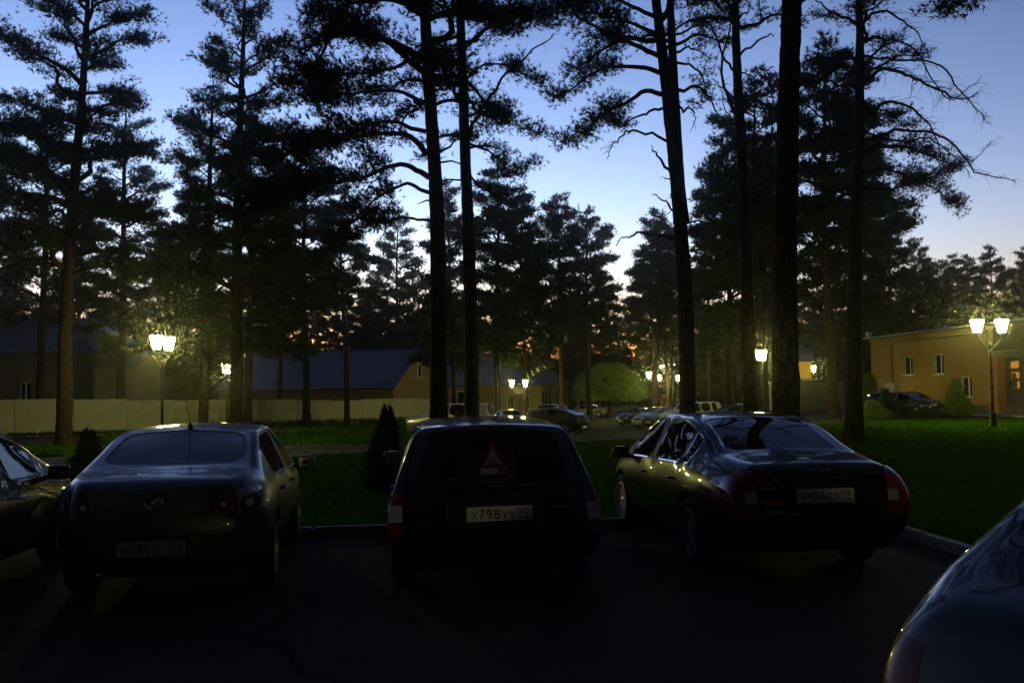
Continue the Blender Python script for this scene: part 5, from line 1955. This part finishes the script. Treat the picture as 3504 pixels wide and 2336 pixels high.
NEAR = 'tall pines between the parked cars and the wall'
HERO = {
    'T6': dict(loc=(-1.72, 22.00), trunk=[(-0.00, 1.17), (-0.00, 3.85), (-0.03, 6.42), (-0.16, 9.03), (-0.26, 11.13), (-0.32, 13.79)], limbs=[
        (1, 0.050, [(-0.20, 0.00, 5.86), (-0.86, -0.15, 5.95), (-1.58, -0.36, 5.77), (-2.40, -0.49, 5.32)]),
        (1, 0.070, [(-0.19, 0.00, 6.53), (-0.76, -0.04, 6.66), (-1.37, 0.02, 6.46), (-2.19, 0.31, 5.93), (-2.71, 0.23, 5.32)]),
        (1, 0.100, [(-0.19, 0.00, 6.89), (-0.65, 0.01, 7.16), (-1.27, -0.26, 7.10), (-2.29, -0.42, 6.66), (-3.32, -0.75, 6.34), (-4.14, -0.91, 5.96)]),
        (1, 0.110, [(-0.21, 0.00, 7.44), (-0.75, -0.14, 7.86), (-1.47, -0.31, 7.87), (-2.60, -0.75, 7.54), (-3.73, -1.05, 7.14)]),
        (1, 0.080, [(-0.26, 0.00, 7.98), (-1.06, 0.02, 8.15), (-2.08, 0.34, 8.01), (-3.22, 0.48, 7.71)]),
        (1, 0.080, [(-0.25, 0.00, 8.66), (-1.05, -0.26, 8.83), (-2.08, -0.24, 8.68), (-3.22, -0.54, 8.54)]),
        (1, 0.120, [(-0.23, 0.00, 9.34), (-0.94, 0.23, 9.98), (-1.66, 0.33, 10.51), (-2.49, 0.55, 10.74), (-2.96, 0.51, 10.00), (-3.22, 0.66, 9.48)]),
        (1, 0.080, [(-0.24, 0.00, 9.87), (-1.05, 0.06, 9.56), (-2.08, -0.00, 9.36), (-2.91, -0.23, 9.27)]),
        (1, 0.090, [(-0.27, 0.00, 10.71), (-1.04, -0.32, 11.03), (-2.08, -0.48, 11.26), (-3.11, -0.95, 11.22)]),
        (0, 0.040, [(-0.06, 0.00, 4.47), (-0.67, 0.02, 4.68), (-1.02, 0.11, 4.89)]),
        (1, 0.050, [(0.02, 0.00, 7.46), (0.38, -0.07, 7.66), (0.79, -0.06, 7.87)]),
    ]),
    'T7': dict(loc=(-1.07, 25.00), trunk=[(-0.00, 1.18), (-0.03, 4.18), (-0.10, 7.69), (-0.18, 10.65), (-0.22, 12.45), (-0.27, 15.47)], limbs=[
        (0, 0.080, [(-0.08, 0.00, 8.63), (0.37, 0.13, 9.57), (0.96, 0.12, 10.16), (1.80, 0.25, 10.98), (2.51, 0.28, 11.57)]),
        (1, 0.050, [(-0.03, 0.00, 8.51), (0.59, 0.32, 8.27), (1.17, 0.45, 7.67), (1.41, 0.72, 8.02)]),
        (1, 0.050, [(-0.12, 0.00, 9.22), (0.49, 0.35, 9.39), (1.19, 0.56, 9.09), (1.88, 0.89, 8.84)]),
        (1, 0.060, [(-0.14, 0.00, 10.17), (0.50, -0.09, 10.64), (1.20, -0.33, 10.45), (1.90, -0.58, 10.03)]),
        (1, 0.070, [(-0.17, 0.00, 11.01), (0.51, -0.18, 11.48), (1.45, -0.52, 11.53), (2.04, -0.97, 11.70)]),
        (1, 0.050, [(-0.05, 0.00, 7.69), (0.35, 0.09, 7.33), (0.81, 0.15, 7.09), (1.28, 0.31, 7.20)]),
        (0, 0.040, [(-0.01, 0.00, 6.51), (0.57, 0.23, 6.50), (1.15, 0.17, 6.32), (1.67, 0.43, 6.26)]),
        (1, 0.070, [(-0.19, 0.00, 11.97), (-0.89, -0.24, 12.22), (-2.07, -0.81, 12.29), (-3.01, -1.06, 12.18)]),
        (1, 0.070, [(-0.19, 0.00, 12.09), (0.64, 0.36, 12.20), (1.46, 0.83, 12.31), (2.16, 0.97, 12.12)]),
    ]),
    'T9': dict(loc=(4.05, 22.00), trunk=[(0.00, 1.40), (0.00, 3.78), (-0.11, 6.04), (-0.25, 7.91), (-0.43, 10.01), (-0.52, 11.06), (-0.75, 13.72)], limbs=[
        (0, 0.050, [(-0.30, 0.00, 7.60), (-0.76, -0.15, 7.79), (-1.18, -0.44, 7.69), (-1.41, -0.49, 7.35), (-1.50, -0.48, 7.01)]),
        (0, 0.060, [(-0.22, 0.00, 6.79), (-0.47, -0.06, 7.08), (-0.65, -0.07, 7.33)]),
        (0, 0.035, [(-0.17, 0.00, 6.72), (-0.39, 0.03, 6.82)]),
        (0, 0.045, [(-0.17, 0.00, 5.96), (-0.39, 0.19, 6.07), (-0.64, 0.17, 6.11)]),
        (0, 0.030, [(-0.20, 0.00, 6.25), (-0.28, 0.00, 6.36)]),
        (0, 0.060, [(-0.02, 0.00, 5.34), (-0.40, 0.07, 5.38), (-0.91, 0.13, 5.49), (-1.24, 0.19, 5.39), (-1.41, 0.29, 5.26)]),
        (1, 0.090, [(-0.38, 0.00, 8.75), (-0.85, -0.01, 8.81), (-1.37, 0.06, 8.55), (-1.88, -0.05, 8.35), (-2.30, -0.04, 7.94), (-2.82, 0.13, 7.73)]),
        (1, 0.090, [(-0.42, 0.00, 9.27), (-1.04, 0.02, 9.49), (-1.66, -0.09, 9.44), (-2.28, 0.01, 9.19), (-2.80, 0.06, 8.83)]),
        (1, 0.090, [(-0.47, 0.00, 9.69), (-1.13, -0.26, 9.91), (-1.85, -0.57, 10.13), (-2.57, -1.01, 10.45), (-2.98, -1.06, 10.56)]),
        (1, 0.080, [(-0.49, 0.00, 10.22), (-1.12, 0.02, 10.54), (-1.84, -0.08, 10.76), (-2.67, -0.02, 10.88)]),
        (1, 0.050, [(-0.42, 0.00, 8.43), (-0.96, 0.00, 8.23), (-1.37, 0.10, 8.03), (-1.68, 0.31, 8.24)]),
        (1, 0.080, [(-0.50, 0.00, 10.64), (-1.21, 0.24, 11.07), (-1.83, 0.54, 11.40), (-2.56, 0.88, 11.41)]),
    ]),
    'T9b': dict(loc=(4.10, 22.30), trunk=[(-0.04, 5.69), (-0.09, 7.47), (-0.13, 9.06), (-0.16, 10.55), (-0.17, 11.62), (-0.23, 13.89)], limbs=[
        (0, 0.070, [(-0.10, 0.00, 8.90), (0.39, -0.11, 8.82), (0.80, -0.19, 8.46), (1.13, -0.23, 8.09)]),
        (0, 0.050, [(-0.10, 0.00, 8.63), (0.17, -0.02, 8.36), (0.38, 0.01, 8.39), (0.33, 0.11, 7.99)]),
        (1, 0.050, [(-0.11, 0.00, 9.59), (0.30, -0.16, 9.37), (0.61, -0.25, 8.94), (0.38, -0.44, 8.41)]),
        (1, 0.050, [(-0.12, 0.00, 10.23), (0.43, -0.06, 10.43), (0.85, -0.31, 10.53)]),
    ]),
    'T10': dict(loc=(6.48, 26.00), trunk=[(0.00, 1.40), (0.04, 4.76), (-0.00, 8.42), (-0.06, 10.88), (-0.08, 12.75), (-0.06, 15.89)], limbs=[
        (0, 0.080, [(-0.01, 0.00, 9.15), (-0.27, -0.09, 9.90), (-0.43, -0.07, 10.89), (-0.34, -0.24, 12.01), (-0.44, -0.21, 12.76)]),
        (0, 0.050, [(-0.03, 0.00, 9.65), (-0.44, 0.02, 10.27), (-0.74, -0.12, 10.40)]),
        (0, 0.060, [(-0.01, 0.00, 10.63), (-0.36, 0.03, 11.01), (-0.70, 0.18, 12.01), (-1.06, 0.37, 12.26), (-1.18, 0.47, 12.76)]),
        (0, 0.060, [(-0.09, 0.00, 11.13), (0.38, -0.09, 11.37), (0.87, -0.13, 11.62), (1.12, -0.05, 11.68)]),
        (0, 0.040, [(-0.08, 0.00, 10.70), (0.36, -0.05, 10.69), (0.60, -0.11, 10.69)]),
        (1, 0.050, [(-0.03, 0.00, 9.65), (0.46, -0.19, 9.70), (0.94, -0.20, 9.57)]),
        (0, 0.050, [(-0.09, 0.00, 12.13), (0.29, 0.12, 12.50), (0.54, 0.04, 12.99)]),
        (0, 0.050, [(-0.03, 0.00, 8.66), (-0.16, -0.09, 9.15), (-0.52, -0.09, 9.47), (-0.75, -0.29, 10.15)]),
    ]),
    'T11': dict(loc=(4.84, 17.00), trunk=[(0.00, 1.37), (0.13, 3.60), (0.25, 5.99), (0.35, 8.01), (0.39, 8.82), (0.47, 11.29)], limbs=[
        (0, 0.090, [(0.40, 0.00, 8.66), (0.72, -0.06, 9.06), (0.88, -0.09, 9.31)]),
        (1, 0.090, [(0.40, 0.00, 9.31), (1.05, 0.05, 9.55), (1.69, -0.19, 9.46)]),
        (1, 0.090, [(0.37, 0.00, 9.48), (-0.23, -0.16, 9.81), (-1.03, -0.53, 9.66)]),
    ]),
    'T12': dict(loc=(10.43, 28.90), trunk=[(-0.03, 0.00), (0.14, 4.23), (0.31, 8.28), (0.48, 12.39), (0.50, 13.78), (0.52, 16.57)], limbs=[
        (0, 0.100, [(0.40, 0.00, 10.88), (1.11, 0.29, 11.69), (1.92, 0.77, 11.82), (2.87, 1.18, 11.74), (3.94, 1.48, 11.38), (4.75, 1.96, 11.37), (5.44, 2.29, 11.64)]),
        (0, 0.060, [(0.43, 0.00, 11.56), (1.26, 0.13, 12.24), (2.08, 0.19, 12.44), (2.88, 0.32, 12.09), (3.52, 0.39, 11.11), (4.32, 0.47, 10.69), (5.16, 0.72, 11.51)]),
        (0, 0.060, [(0.44, 0.00, 11.98), (1.65, -0.16, 11.76), (2.59, -0.52, 11.54), (3.38, -0.47, 10.84), (4.03, -0.64, 10.15), (4.35, -0.65, 9.66)]),
        (0, 0.080, [(0.40, 0.00, 9.78), (1.34, 0.43, 10.59), (2.15, 0.64, 10.44), (2.80, 0.74, 9.89), (3.32, 1.10, 9.20), (3.43, 1.00, 8.65)]),
        (0, 0.080, [(0.38, 0.00, 9.23), (1.31, -0.13, 9.63), (2.11, -0.31, 9.49), (2.90, -0.48, 8.93), (3.41, -0.44, 8.11), (4.44, -0.71, 7.69)]),
        (0, 0.060, [(0.39, 0.00, 9.64), (1.43, -0.21, 9.22), (2.24, -0.18, 9.35), (3.03, -0.38, 8.66), (3.41, -0.36, 8.11)]),
        (0, 0.060, [(0.37, 0.00, 8.82), (1.29, -0.20, 9.15), (2.10, -0.22, 9.08), (2.77, -0.24, 8.86), (3.56, -0.50, 8.51), (4.53, -0.49, 9.18)]),
        (0, 0.070, [(0.47, 0.00, 12.95), (1.30, 0.39, 13.49), (2.11, 0.70, 13.34), (2.77, 0.76, 12.78), (3.16, 1.05, 12.22)]),
        (0, 0.080, [(0.41, 0.00, 12.95), (-0.07, 0.05, 13.23), (-0.46, 0.23, 13.72), (-0.71, 0.31, 14.35)]),
        (1, 0.070, [(0.32, 0.00, 8.28), (1.13, 0.00, 8.41), (1.94, 0.03, 8.26), (2.73, 0.13, 7.84), (3.25, -0.05, 7.29)]),
        (1, 0.060, [(0.34, 0.00, 8.96), (1.15, -0.41, 9.02), (1.82, -0.68, 8.81), (2.48, -0.96, 8.53)]),
        (1, 0.060, [(0.38, 0.00, 10.19), (0.93, 0.32, 10.46), (1.60, 0.42, 10.31), (2.13, 0.75, 10.03)]),
        (1, 0.060, [(0.39, 0.00, 11.29), (-0.12, -0.13, 11.57), (-0.66, -0.21, 11.44), (-1.08, -0.21, 11.03)]),
        (0, 0.060, [(0.33, 0.00, 9.37), (-0.31, 0.02, 9.52), (-0.85, 0.02, 9.66), (-1.11, 0.07, 9.94)]),
        (1, 0.060, [(0.31, 0.00, 7.87), (1.24, -0.30, 7.72), (2.06, -0.54, 7.99), (2.87, -0.90, 8.11)]),
    ]),
}
h = HERO['T6']
place_pine(build_pine(6, 18.5, 8.3, 3.3, .205, [(x, z) for x, z in h['trunk'][:1]] and [(h['trunk'][0][0], -.15)] + h['trunk'][1:], 36, 1.45, nl_len=.15, nw=.021, manual=h['limbs'], dead=5), h['loc'], 0,
           'pine with long arching limbs to the left, left trunk of the central pair', NEAR)
h = HERO['T7']
place_pine(build_pine(7, 19.5, 8.0, 2.9, .19, [(h['trunk'][0][0], -.15)] + h['trunk'][1:], 22, 1.45, manual=h['limbs'], dead=6), h['loc'], 0,
           'pine with a bare limb slanting up to the right, right trunk of the central pair', NEAR)
h, h2 = HERO['T9'], HERO['T9b']
fork = place_pine(build_pine(9, 18, 9.5, 2.6, .185, [(h['trunk'][0][0], -.15)] + h['trunk'][1:], 18, 1.6, manual=h['limbs'], dead=2), h['loc'], 0,
                  'forked pine with hooked bare branches against the pale sky', NEAR)
m2 = build_pine(10, 17, 9.5, 2.0, .115, h2['trunk'], 14, 1.3, manual=h2['limbs'], dead=0)
for nm, me in [('trunk', m2[0])] + [('limb', x) for x in m2[1]] + [('branches', m2[2]), ('crown', m2[3])]:
    o = link(bpy.data.objects.new(nm, me), fork)
    if nm in ('branches', 'crown'):
        tag(o, kind='stuff')
h = HERO['T10']
place_pine(build_pine(11, 20, 11.5, 2.6, .185, [(h['trunk'][0][0], -.15)] + h['trunk'][1:], 18, 1.3, manual=h['limbs'], dead=3), h['loc'], 0,
           'slim pine with a bare side stem, between the forked pine and the thickest trunk', NEAR)
h = HERO['T11']
place_pine(build_pine(12, 21, 10.5, 3.2, .235, [(h['trunk'][0][0], -.15)] + h['trunk'][1:], 20, 1.2, manual=h['limbs'], dead=0, sides=18, ring=.2), h['loc'], 0,
           'thickest pine trunk, right behind the black sedan', NEAR)
h = HERO['T12']
place_pine(build_pine(13, 17.5, 9.0, 2.6, .26, [(h['trunk'][0][0], -.15)] + h['trunk'][1:], 20, 1.5, manual=h['limbs'], dead=2), h['loc'], 0,
           'pine with arching bare limbs reaching right over the lawn', NEAR)
# left group
place_pine(build_pine(21, 22.5, 6.8, 5.0, .31, [(0, -.2), (.25, 8), (.75, 17.5)], 46, 1.35, 1.15, 8, .18, .028, dead=6), (-18.85, 39.6), 0,
           'big leaning pine on the grass patch in front of the wall', NEAR)
place_pine(build_pine(22, 23.5, 7.5, 4.2, .30, [(0, -.2), (.1, 10), (.2, 20)], 44, 1.1, 1.4, 8, .25, .042, dead=8), (-32.46, 65.0), 0,
           'pine at the left edge before the grey house with chimney', NEAR)
place_pine(build_pine(23, 25.5, 6.0, 4.2, .34, [(0, -.2), (.1, 10), (.2, 20)], 50, 1.1, 1.4, 8, .25, .042, dead=6), (-29.48, 71.0), 0,
           'pine standing at the corner of the grey house', NEAR)
place_pine(build_pine(24, 19.3, 3.4, 2.9, .27, [(0, -.2), (.15, 9), (.4, 17)], 50, 1.2, 1.25, 8, .20, .032, dead=6), (-16.34, 50.0), 0,
           'slender pine with its trunk lit yellow by the lamps', NEAR)
place_pine(build_pine(25, 24.0, 4.2, 4.2, .34, [(0, -.2), (.05, 9), (.3, 20)], 56, 1.2, 1.25, 8, .20, .032, dead=8), (-13.76, 47.0), 0,
           'dark pine trunk hiding half of the smaller lamp', NEAR)
place_pine(build_pine(26, 20, 9.8, 3.0, .24, [(0, -.2), (0, 9), (.2, 18)], 22, 1.0, 1.0, 8, .14, .018, dead=2,
                      manual=[(1, .07, [(0, 0, 8.7), (-1.2, .1, 8.6), (-2.6, 0, 8.15), (-4.0, .1, 7.6)])]), (11.2, 14.6), 0,
           'pine outside the right edge with one sprig hanging into the top corner', NEAR)

# shared background pines
VAR = [build_pine(40 + i, H, zb, rad, r, [(0, -.3), (dx, H * .6), (dx * 1.4, H * .95)], nl, 1.15, 1.7, 7, .33, .058, sides=8, ring=.8, dead=5)
       for i, (H, zb, rad, r, dx, nl) in enumerate(((20, 6.0, 3.8, .25, .3, 46), (20, 4.5, 3.4, .22, -.3, 50), (20, 8.0, 4.0, .27, .1, 40), (20, 2.6, 3.7, .24, .2, 56), (20, 10.0, 3.2, .22, -.5, 30)))]
BG = 'pines of the wood behind'
named = [
    (13.9, 60, 19.3, 1, 'bushy pine directly behind the slim pine with a bare side stem'),
    (18.6, 70, 20.7, 2, 'background pine between the slim pine and the thickest trunk'),
    (18.5, 55, 21.9, 2, 'tall pine crown just left of the arching-limbed pine'),
    (24.4, 66.5, 22.0, 0, 'pine rising left of the ochre building corner'),
    (38.1, 95, 20.0, 3, 'cone shaped pine right of the arching-limbed pine'),
    (33.5, 78, 13.9, 3, 'low bushy pine over the left end of the ochre roof'),
    (42.5, 95, 14.4, 1, 'small pine over the middle of the ochre roof'),
    (51.6, 110, 16.8, 1, 'pine left of the lantern pair on the far right'),
    (57.5, 118, 17.8, 2, 'round topped pine above the left right-hand lantern'),
    (56.5, 110, 17.8, 0, 'pine above the right lantern of the lawn lamp'),
    (62.2, 115, 18.4, 1, 'pine at the far right edge above the entrance'),
    (4.34, 82, 19.8, 2, 'pointed pine on a thin lit trunk in the centre gap'),
    (1.1, 84, 20.9, 1, 'pine left of the pointed centre pine'),
    (-1.2, 72, 20.4, 0, 'pine showing just right of the central trunk pair'),
    (-4.9, 80, 20.6, 1, 'pine behind the central trunk pair'),
    (7.6, 95, 21.0, 2, 'pine right of the pointed centre pine'),
    (11.6, 120, 20.1, 1, 'pine behind the round willow, left one'),
    (15.9, 107, 19.3, 2, 'pine behind the round willow, right one'),
    (18.8, 112, 20.4, 1, 'pine left of the forked trunk, far behind'),
    (-12.6, 72, 18.6, 4, 'pine in front of the plum roof, right of two'),
    (-17.1, 78, 23.8, 2, 'pine in front of the plum roof, left of two'),
    (-21.8, 88, 20.8, 0, 'pine above the left end of the plum roof'),
    (-13.5, 112, 24.5, 1, 'pine above the gable of the plum roofed house'),
    (-19.0, 68, 22.5, 2, 'tall pine behind the half hidden lamp'),
    (-29.8, 86, 22.3, 3, 'pine behind the narrow pale house'),
    (-37.2, 98, 22.0, 1, 'pine far behind the grey house, right of its chimney'),
    (-43.5, 95, 23.6, 3, 'pine far behind the grey house roof'),
    (-50.5, 90, 25.8, 1, 'pine at the left edge behind the chimney'),
    (17.04, 75, 21.3, 4, 'far pine with its lower trunk lit bright by a lamp'),
    (15.2, 58, 22.0, 4, 'pine right behind the double lamp left of the thickest trunk'),
    (27.3, 100, 21.6, 3, 'pine behind the yellow hut'),
    (-17.5, 121, 18.5, 3, 'bushy pine rising behind the ridge of the plum roof'),
    (-23.5, 126, 20, 3, 'pine behind the left part of the plum roof'),
    (-9.0, 137, 20.5, 3, 'pine left of the hipped maroon roof, far behind'),
    (-1.5, 140, 20.0, 3, 'pine right behind the hipped maroon roof'),
    (8.2, 131, 15.5, 3, 'low bushy pine between the maroon roof and the willow'),
    (10.2, 150, 17.0, 3, 'pine deep behind the left side of the willow'),
    (-30.5, 120, 21, 3, 'pine far behind the second lamp'),
    (47.5, 104, 15.5, 3, 'low pine left of the far right group'),
    (54, 122, 17.5, 3, 'dense pine between the two right lanterns, far behind'),
    (60.5, 108, 15.5, 3, 'bushy pine low behind the ochre roof at the right edge'),
    (66, 118, 18, 3, 'pine beyond the right edge of the ochre roof'),
    (49, 126, 17.0, 1, 'pine far behind the left right-hand lantern'),
    (38.5, 112, 16.5, 3, 'pine far behind the middle of the ochre roof'),
    (14.1, 93.0, 20.5, 4, 'thin pine trunk beside the single lantern lamp'),
    (15.9, 96.5, 20.5, 4, 'thin pine between the two far double lamps'),
    (20.4, 97.0, 19.0, 4, 'thin pine right of the forked trunk in the wood'),
]
rp = random.Random(8)
for x, y, H, v, lab in named:
    place_pine(VAR[v], (x, y), rp.uniform(0, 6.28), lab, BG, scale=H / 20)
# deeper rows of the wood
k = 0
for row, (Y, n) in enumerate(((126, 15), (142, 17), (160, 19), (182, 21))):
    for i in range(n):
        u = -.62 + 1.28 * (i + rp.uniform(.15, .85)) / n
        y = Y + rp.uniform(-6, 6)
        x = u * y
        if -14 < x < 10 and y < 136:
            y += 14
            x = u * y
        if 70 > x > 20 and y < 100:
            continue
        hh = rp.uniform(12.5, 17.5) * (.94 + .0008 * Y)
        if -.02 < u < .2:
            hh *= .82
        place_pine(VAR[rp.choice((0, 1, 3, 3, 2))], (x, y), rp.uniform(0, 6.28), 'dark pine deep in the wood, one of the far rows', 'pines of the far rows', scale=hh / 20)
# pines behind the photographer, seen only as reflections; one placed to shade the sedan
for x, y, H, v, lab in ((-9, -9, 19, 2, 'left'), (-2.5, -13, 20, 0, 'left of centre'), (5.1, -9, 21, 2, 'right of centre, set to shade the graphite sedan'), (14, -12, 20, 1, 'right'), (14.5, -4, 20, 0, 'rightmost'), (-16, -4, 20, 2, 'leftmost'),
                        (0.5, -24, 21, 3, 'far centre'), (-9, -26, 22, 1, 'far left'), (22, -27, 22, 3, 'far right'), (9.2, -.5, 19, 0, 'nearest on the right'), (1.2, -2.6, 24, 2, 'nearest of all'), (-4.2, -3.6, 24, 4, 'near left')):
    place_pine(VAR[v], (x, y), rp.uniform(0, 6.28), 'pine behind the viewer, %s, mirrored in the cars' % lab, 'pines behind the viewer', scale=H / 20)


# ------------------------------------------------------------------ shrubs
def leafy(seed, n, shape, size, w, k, material, name='foliage'):
    rg = np.random.default_rng(seed)
    P, D = shape(rg, n)
    return needle_mesh(name, P, D, size, w, k, rg, material)


def cone_shape(h, r, base=.05):
    def f(rg, n):
        t = rg.random(n) ** 1.4
        a = rg.uniform(0, 6.28, n)
        lump = 1 + .18 * np.sin(a * 3 + t * 9) + .10 * np.sin(a * 7 - t * 15)
        shoot = 1 + (rg.random(n) < .16) * rg.random(n) * .55
        cl = 1 + .22 * np.sin(a * 5 + 3 * np.sin(t * 11)) * np.sin(t * 17 + a * 2)
        rr = r * np.sin(np.clip((1 - t) * 1.25 + .12, 0, 1.57)) * lump * cl * shoot * (1 - .5 * rg.random(n) ** 2.2)
        P = np.stack([rr * np.cos(a), rr * np.sin(a), base + t * h * (1 + .10 * np.sin(a * 3 + 1)) + .05 * h * (shoot - 1)], 1)
        D = np.stack([np.cos(a), np.sin(a), .8 + 0 * a], 1)
        return P, D / np.linalg.norm(D, axis=1)[:, None]
    return f


def dome_shape(r, h, z0):
    def f(rg, n):
        c = rg.random(n) ** .8
        a = rg.uniform(0, 6.28, n)
        lump = 1 + .07 * np.sin(a * 5 + c * 7) + .06 * np.sin(a * 11 - c * 13) + .05 * np.sin(a * 23 + c * 29) + (rg.random(n) < .08) * rg.random(n) * .12
        s = 1 - .45 * rg.random(n) ** 2.5
        rr = r * np.sqrt(np.maximum(0, 1 - c * c * .98)) * lump * s
        P = np.stack([rr * np.cos(a), rr * np.sin(a), z0 + h * c * s], 1)
        D = np.stack([np.cos(a), np.sin(a), -.5 + 0 * a], 1)
        return P, D / np.linalg.norm(D, axis=1)[:, None]
    return f


def shrub(name, loc, meshf, label, stem_h, stem_r=.03, stems=1, cat='shrub', group=None, dz=.1):
    root = empty(name, (loc[0], loc[1], gz(*loc[:2]) + dz))
    tag(root, label, cat, group)
    rg = random.Random(len(label))
    for s in range(stems):
        a = rg.uniform(0, 6.28)
        MB().tube([(0, 0, -.15), (.05 * math.cos(a), .05 * math.sin(a), stem_h * .5), (.14 * stem_h * math.cos(a) * (stems > 1), .14 * stem_h * math.sin(a) * (stems > 1), stem_h)],
                  [stem_r, stem_r * .8, stem_r * .4], 7).build('stem', M['twig'], root, True)
    link(bpy.data.objects.new('foliage', meshf), root)
    return root


shrub('thuja', (-2.08, 15.6), leafy(1, 3800, cone_shape(1.22, .30), .07, .016, 5, 'conifer'), 'dark conical thuja on the lawn left of the dark wagon', .9, .03)
shrub('thuja', (-7.9, 17.6), leafy(2, 3000, cone_shape(.98, .34), .08, .016, 5, 'conifer'), 'small dark conifer between the left edge car and the grey sedan', .7, .03, dz=0)
shrub('willow', (11.0, 108), leafy(3, 26000, dome_shape(3.9, 4.1, 1.9), .34, .045, 5, 'leaf'), 'round clipped willow with a lamp-lit right edge', 4.6, .22, 1, 'tree')
shrub('garden_shrub', (23.6, 62.6), leafy(4, 2600, cone_shape(2.2, .95, .1), .16, .05, 5, 'leaf'), 'bright shrub lit by the bollard lamp', 1.5, .03, 4)
shrub('garden_shrub', (20.1, 51.0), leafy(5, 2200, cone_shape(1.3, .5, .05), .14, .045, 5, 'conifer'), 'round dark shrub in front of the dark estate car', 1.0, .03, 3)
shrub('garden_shrub', (24.0, 51.2), leafy(6, 2400, cone_shape(1.75, .65, .05), .14, .045, 5, 'leaf'), 'upright green shrub under the lowest ochre wall window', 1.2, .03, 3)
shrub('garden_shrub', (21.9, 50.2), leafy(7, 1600, cone_shape(.42, .8, .02), .12, .045, 5, 'conifer'), 'low spreading shrub before the dark estate car bonnet', .5, .03, 3)
shrub('garden_shrub', (19.2, 50.5), leafy(8, 1600, cone_shape(.8, .8, .02), .12, .045, 5, 'leaf'), 'low shrub right of the arching-limbed pine trunk', .5, .03, 3)
shrub('hedge_bush', (2.9, 62.5), leafy(9, 1800, cone_shape(.75, .75, .02), .12, .045, 5, 'leaf'), 'low clipped bush at the foot of the thin lit trunk', .5, .03, 3, dz=0)
shrub('verge_bush', (-1.95, 33.9), leafy(10, 1500, cone_shape(1.1, .42, .02), .10, .03, 5, 'conifer'), 'dark bush beside the road kerb near the silver off-roader', .7, .03, 3)

# rows of young plants along the foot of the white wall
rg = np.random.default_rng(12)
n = 2600
t = rg.random(n) ** .9
px = -33 + (-7.6 + 33) * t + 1.0
py = 61.2 + (96.6 - 61.2) * t - 1.0 - rg.random(n) * .9
P = np.stack([px, py, np.array([gz(a, b) for a, b in zip(px, py)]) + .1 + rg.random(n) * .55 * (t > .35)], 1)
me = needle_mesh('wall_foot_plants', P, np.tile([0, 0, 1.0], (n, 1)), .32, .05, 4, rg, 'conifer')
tag(link(bpy.data.objects.new('wall_foot_plants', me)), 'row of thin dark plants along the foot of the white wall', 'plants', kind='stuff')

# undergrowth at the back of the wood
rg = np.random.default_rng(14)
n = 88000
px = rg.uniform(-165, 175, n)
py = rg.uniform(188, 232, n)
P = np.stack([px, py, -1.3 + 24.0 * rg.random(n) ** 1.1 * (1 - .42 * np.clip((px - 45) / 30, 0, 1)) * (1 + .22 * np.sin(px * .21) + .15 * np.sin(px * .53))], 1)
low = rg.random(n) < .4
P[low, 2] = -1.3 + 9.5 * rg.random(low.sum())
me = needle_mesh('far_wood', P, rg.normal(0, 1, (n, 3)), 1.15, .5, 3, rg, 'needle')
tag(link(bpy.data.objects.new('far_wood', me)), 'dark mass of distant wood closing off the horizon', 'wood', kind='stuff')


# ------------------------------------------------------------------ evening haze that carries the glow of the lamps
hz = MB().span((-215, -45, -2.6), (215, 300, 40)).build('haze', M['asphalt'])
tag(hz, 'thin evening haze over the whole car park', 'haze', kind='stuff')
hm = bpy.data.materials.new('evening_haze')
hm.use_nodes = True
hn = hm.node_tree
hn.nodes.remove(hn.nodes['Principled BSDF'])
pv = hn.nodes.new('ShaderNodeVolumePrincipled')
pv.inputs['Color'].default_value = (0.9, 0.92, 0.9, 1)
pv.inputs['Density'].default_value = 0.0006
pv.inputs['Anisotropy'].default_value = 0.965
hn.links.new(pv.outputs[0], hn.nodes['Material Output'].inputs['Volume'])
hz.data.materials.clear()
hz.data.materials.append(hm)
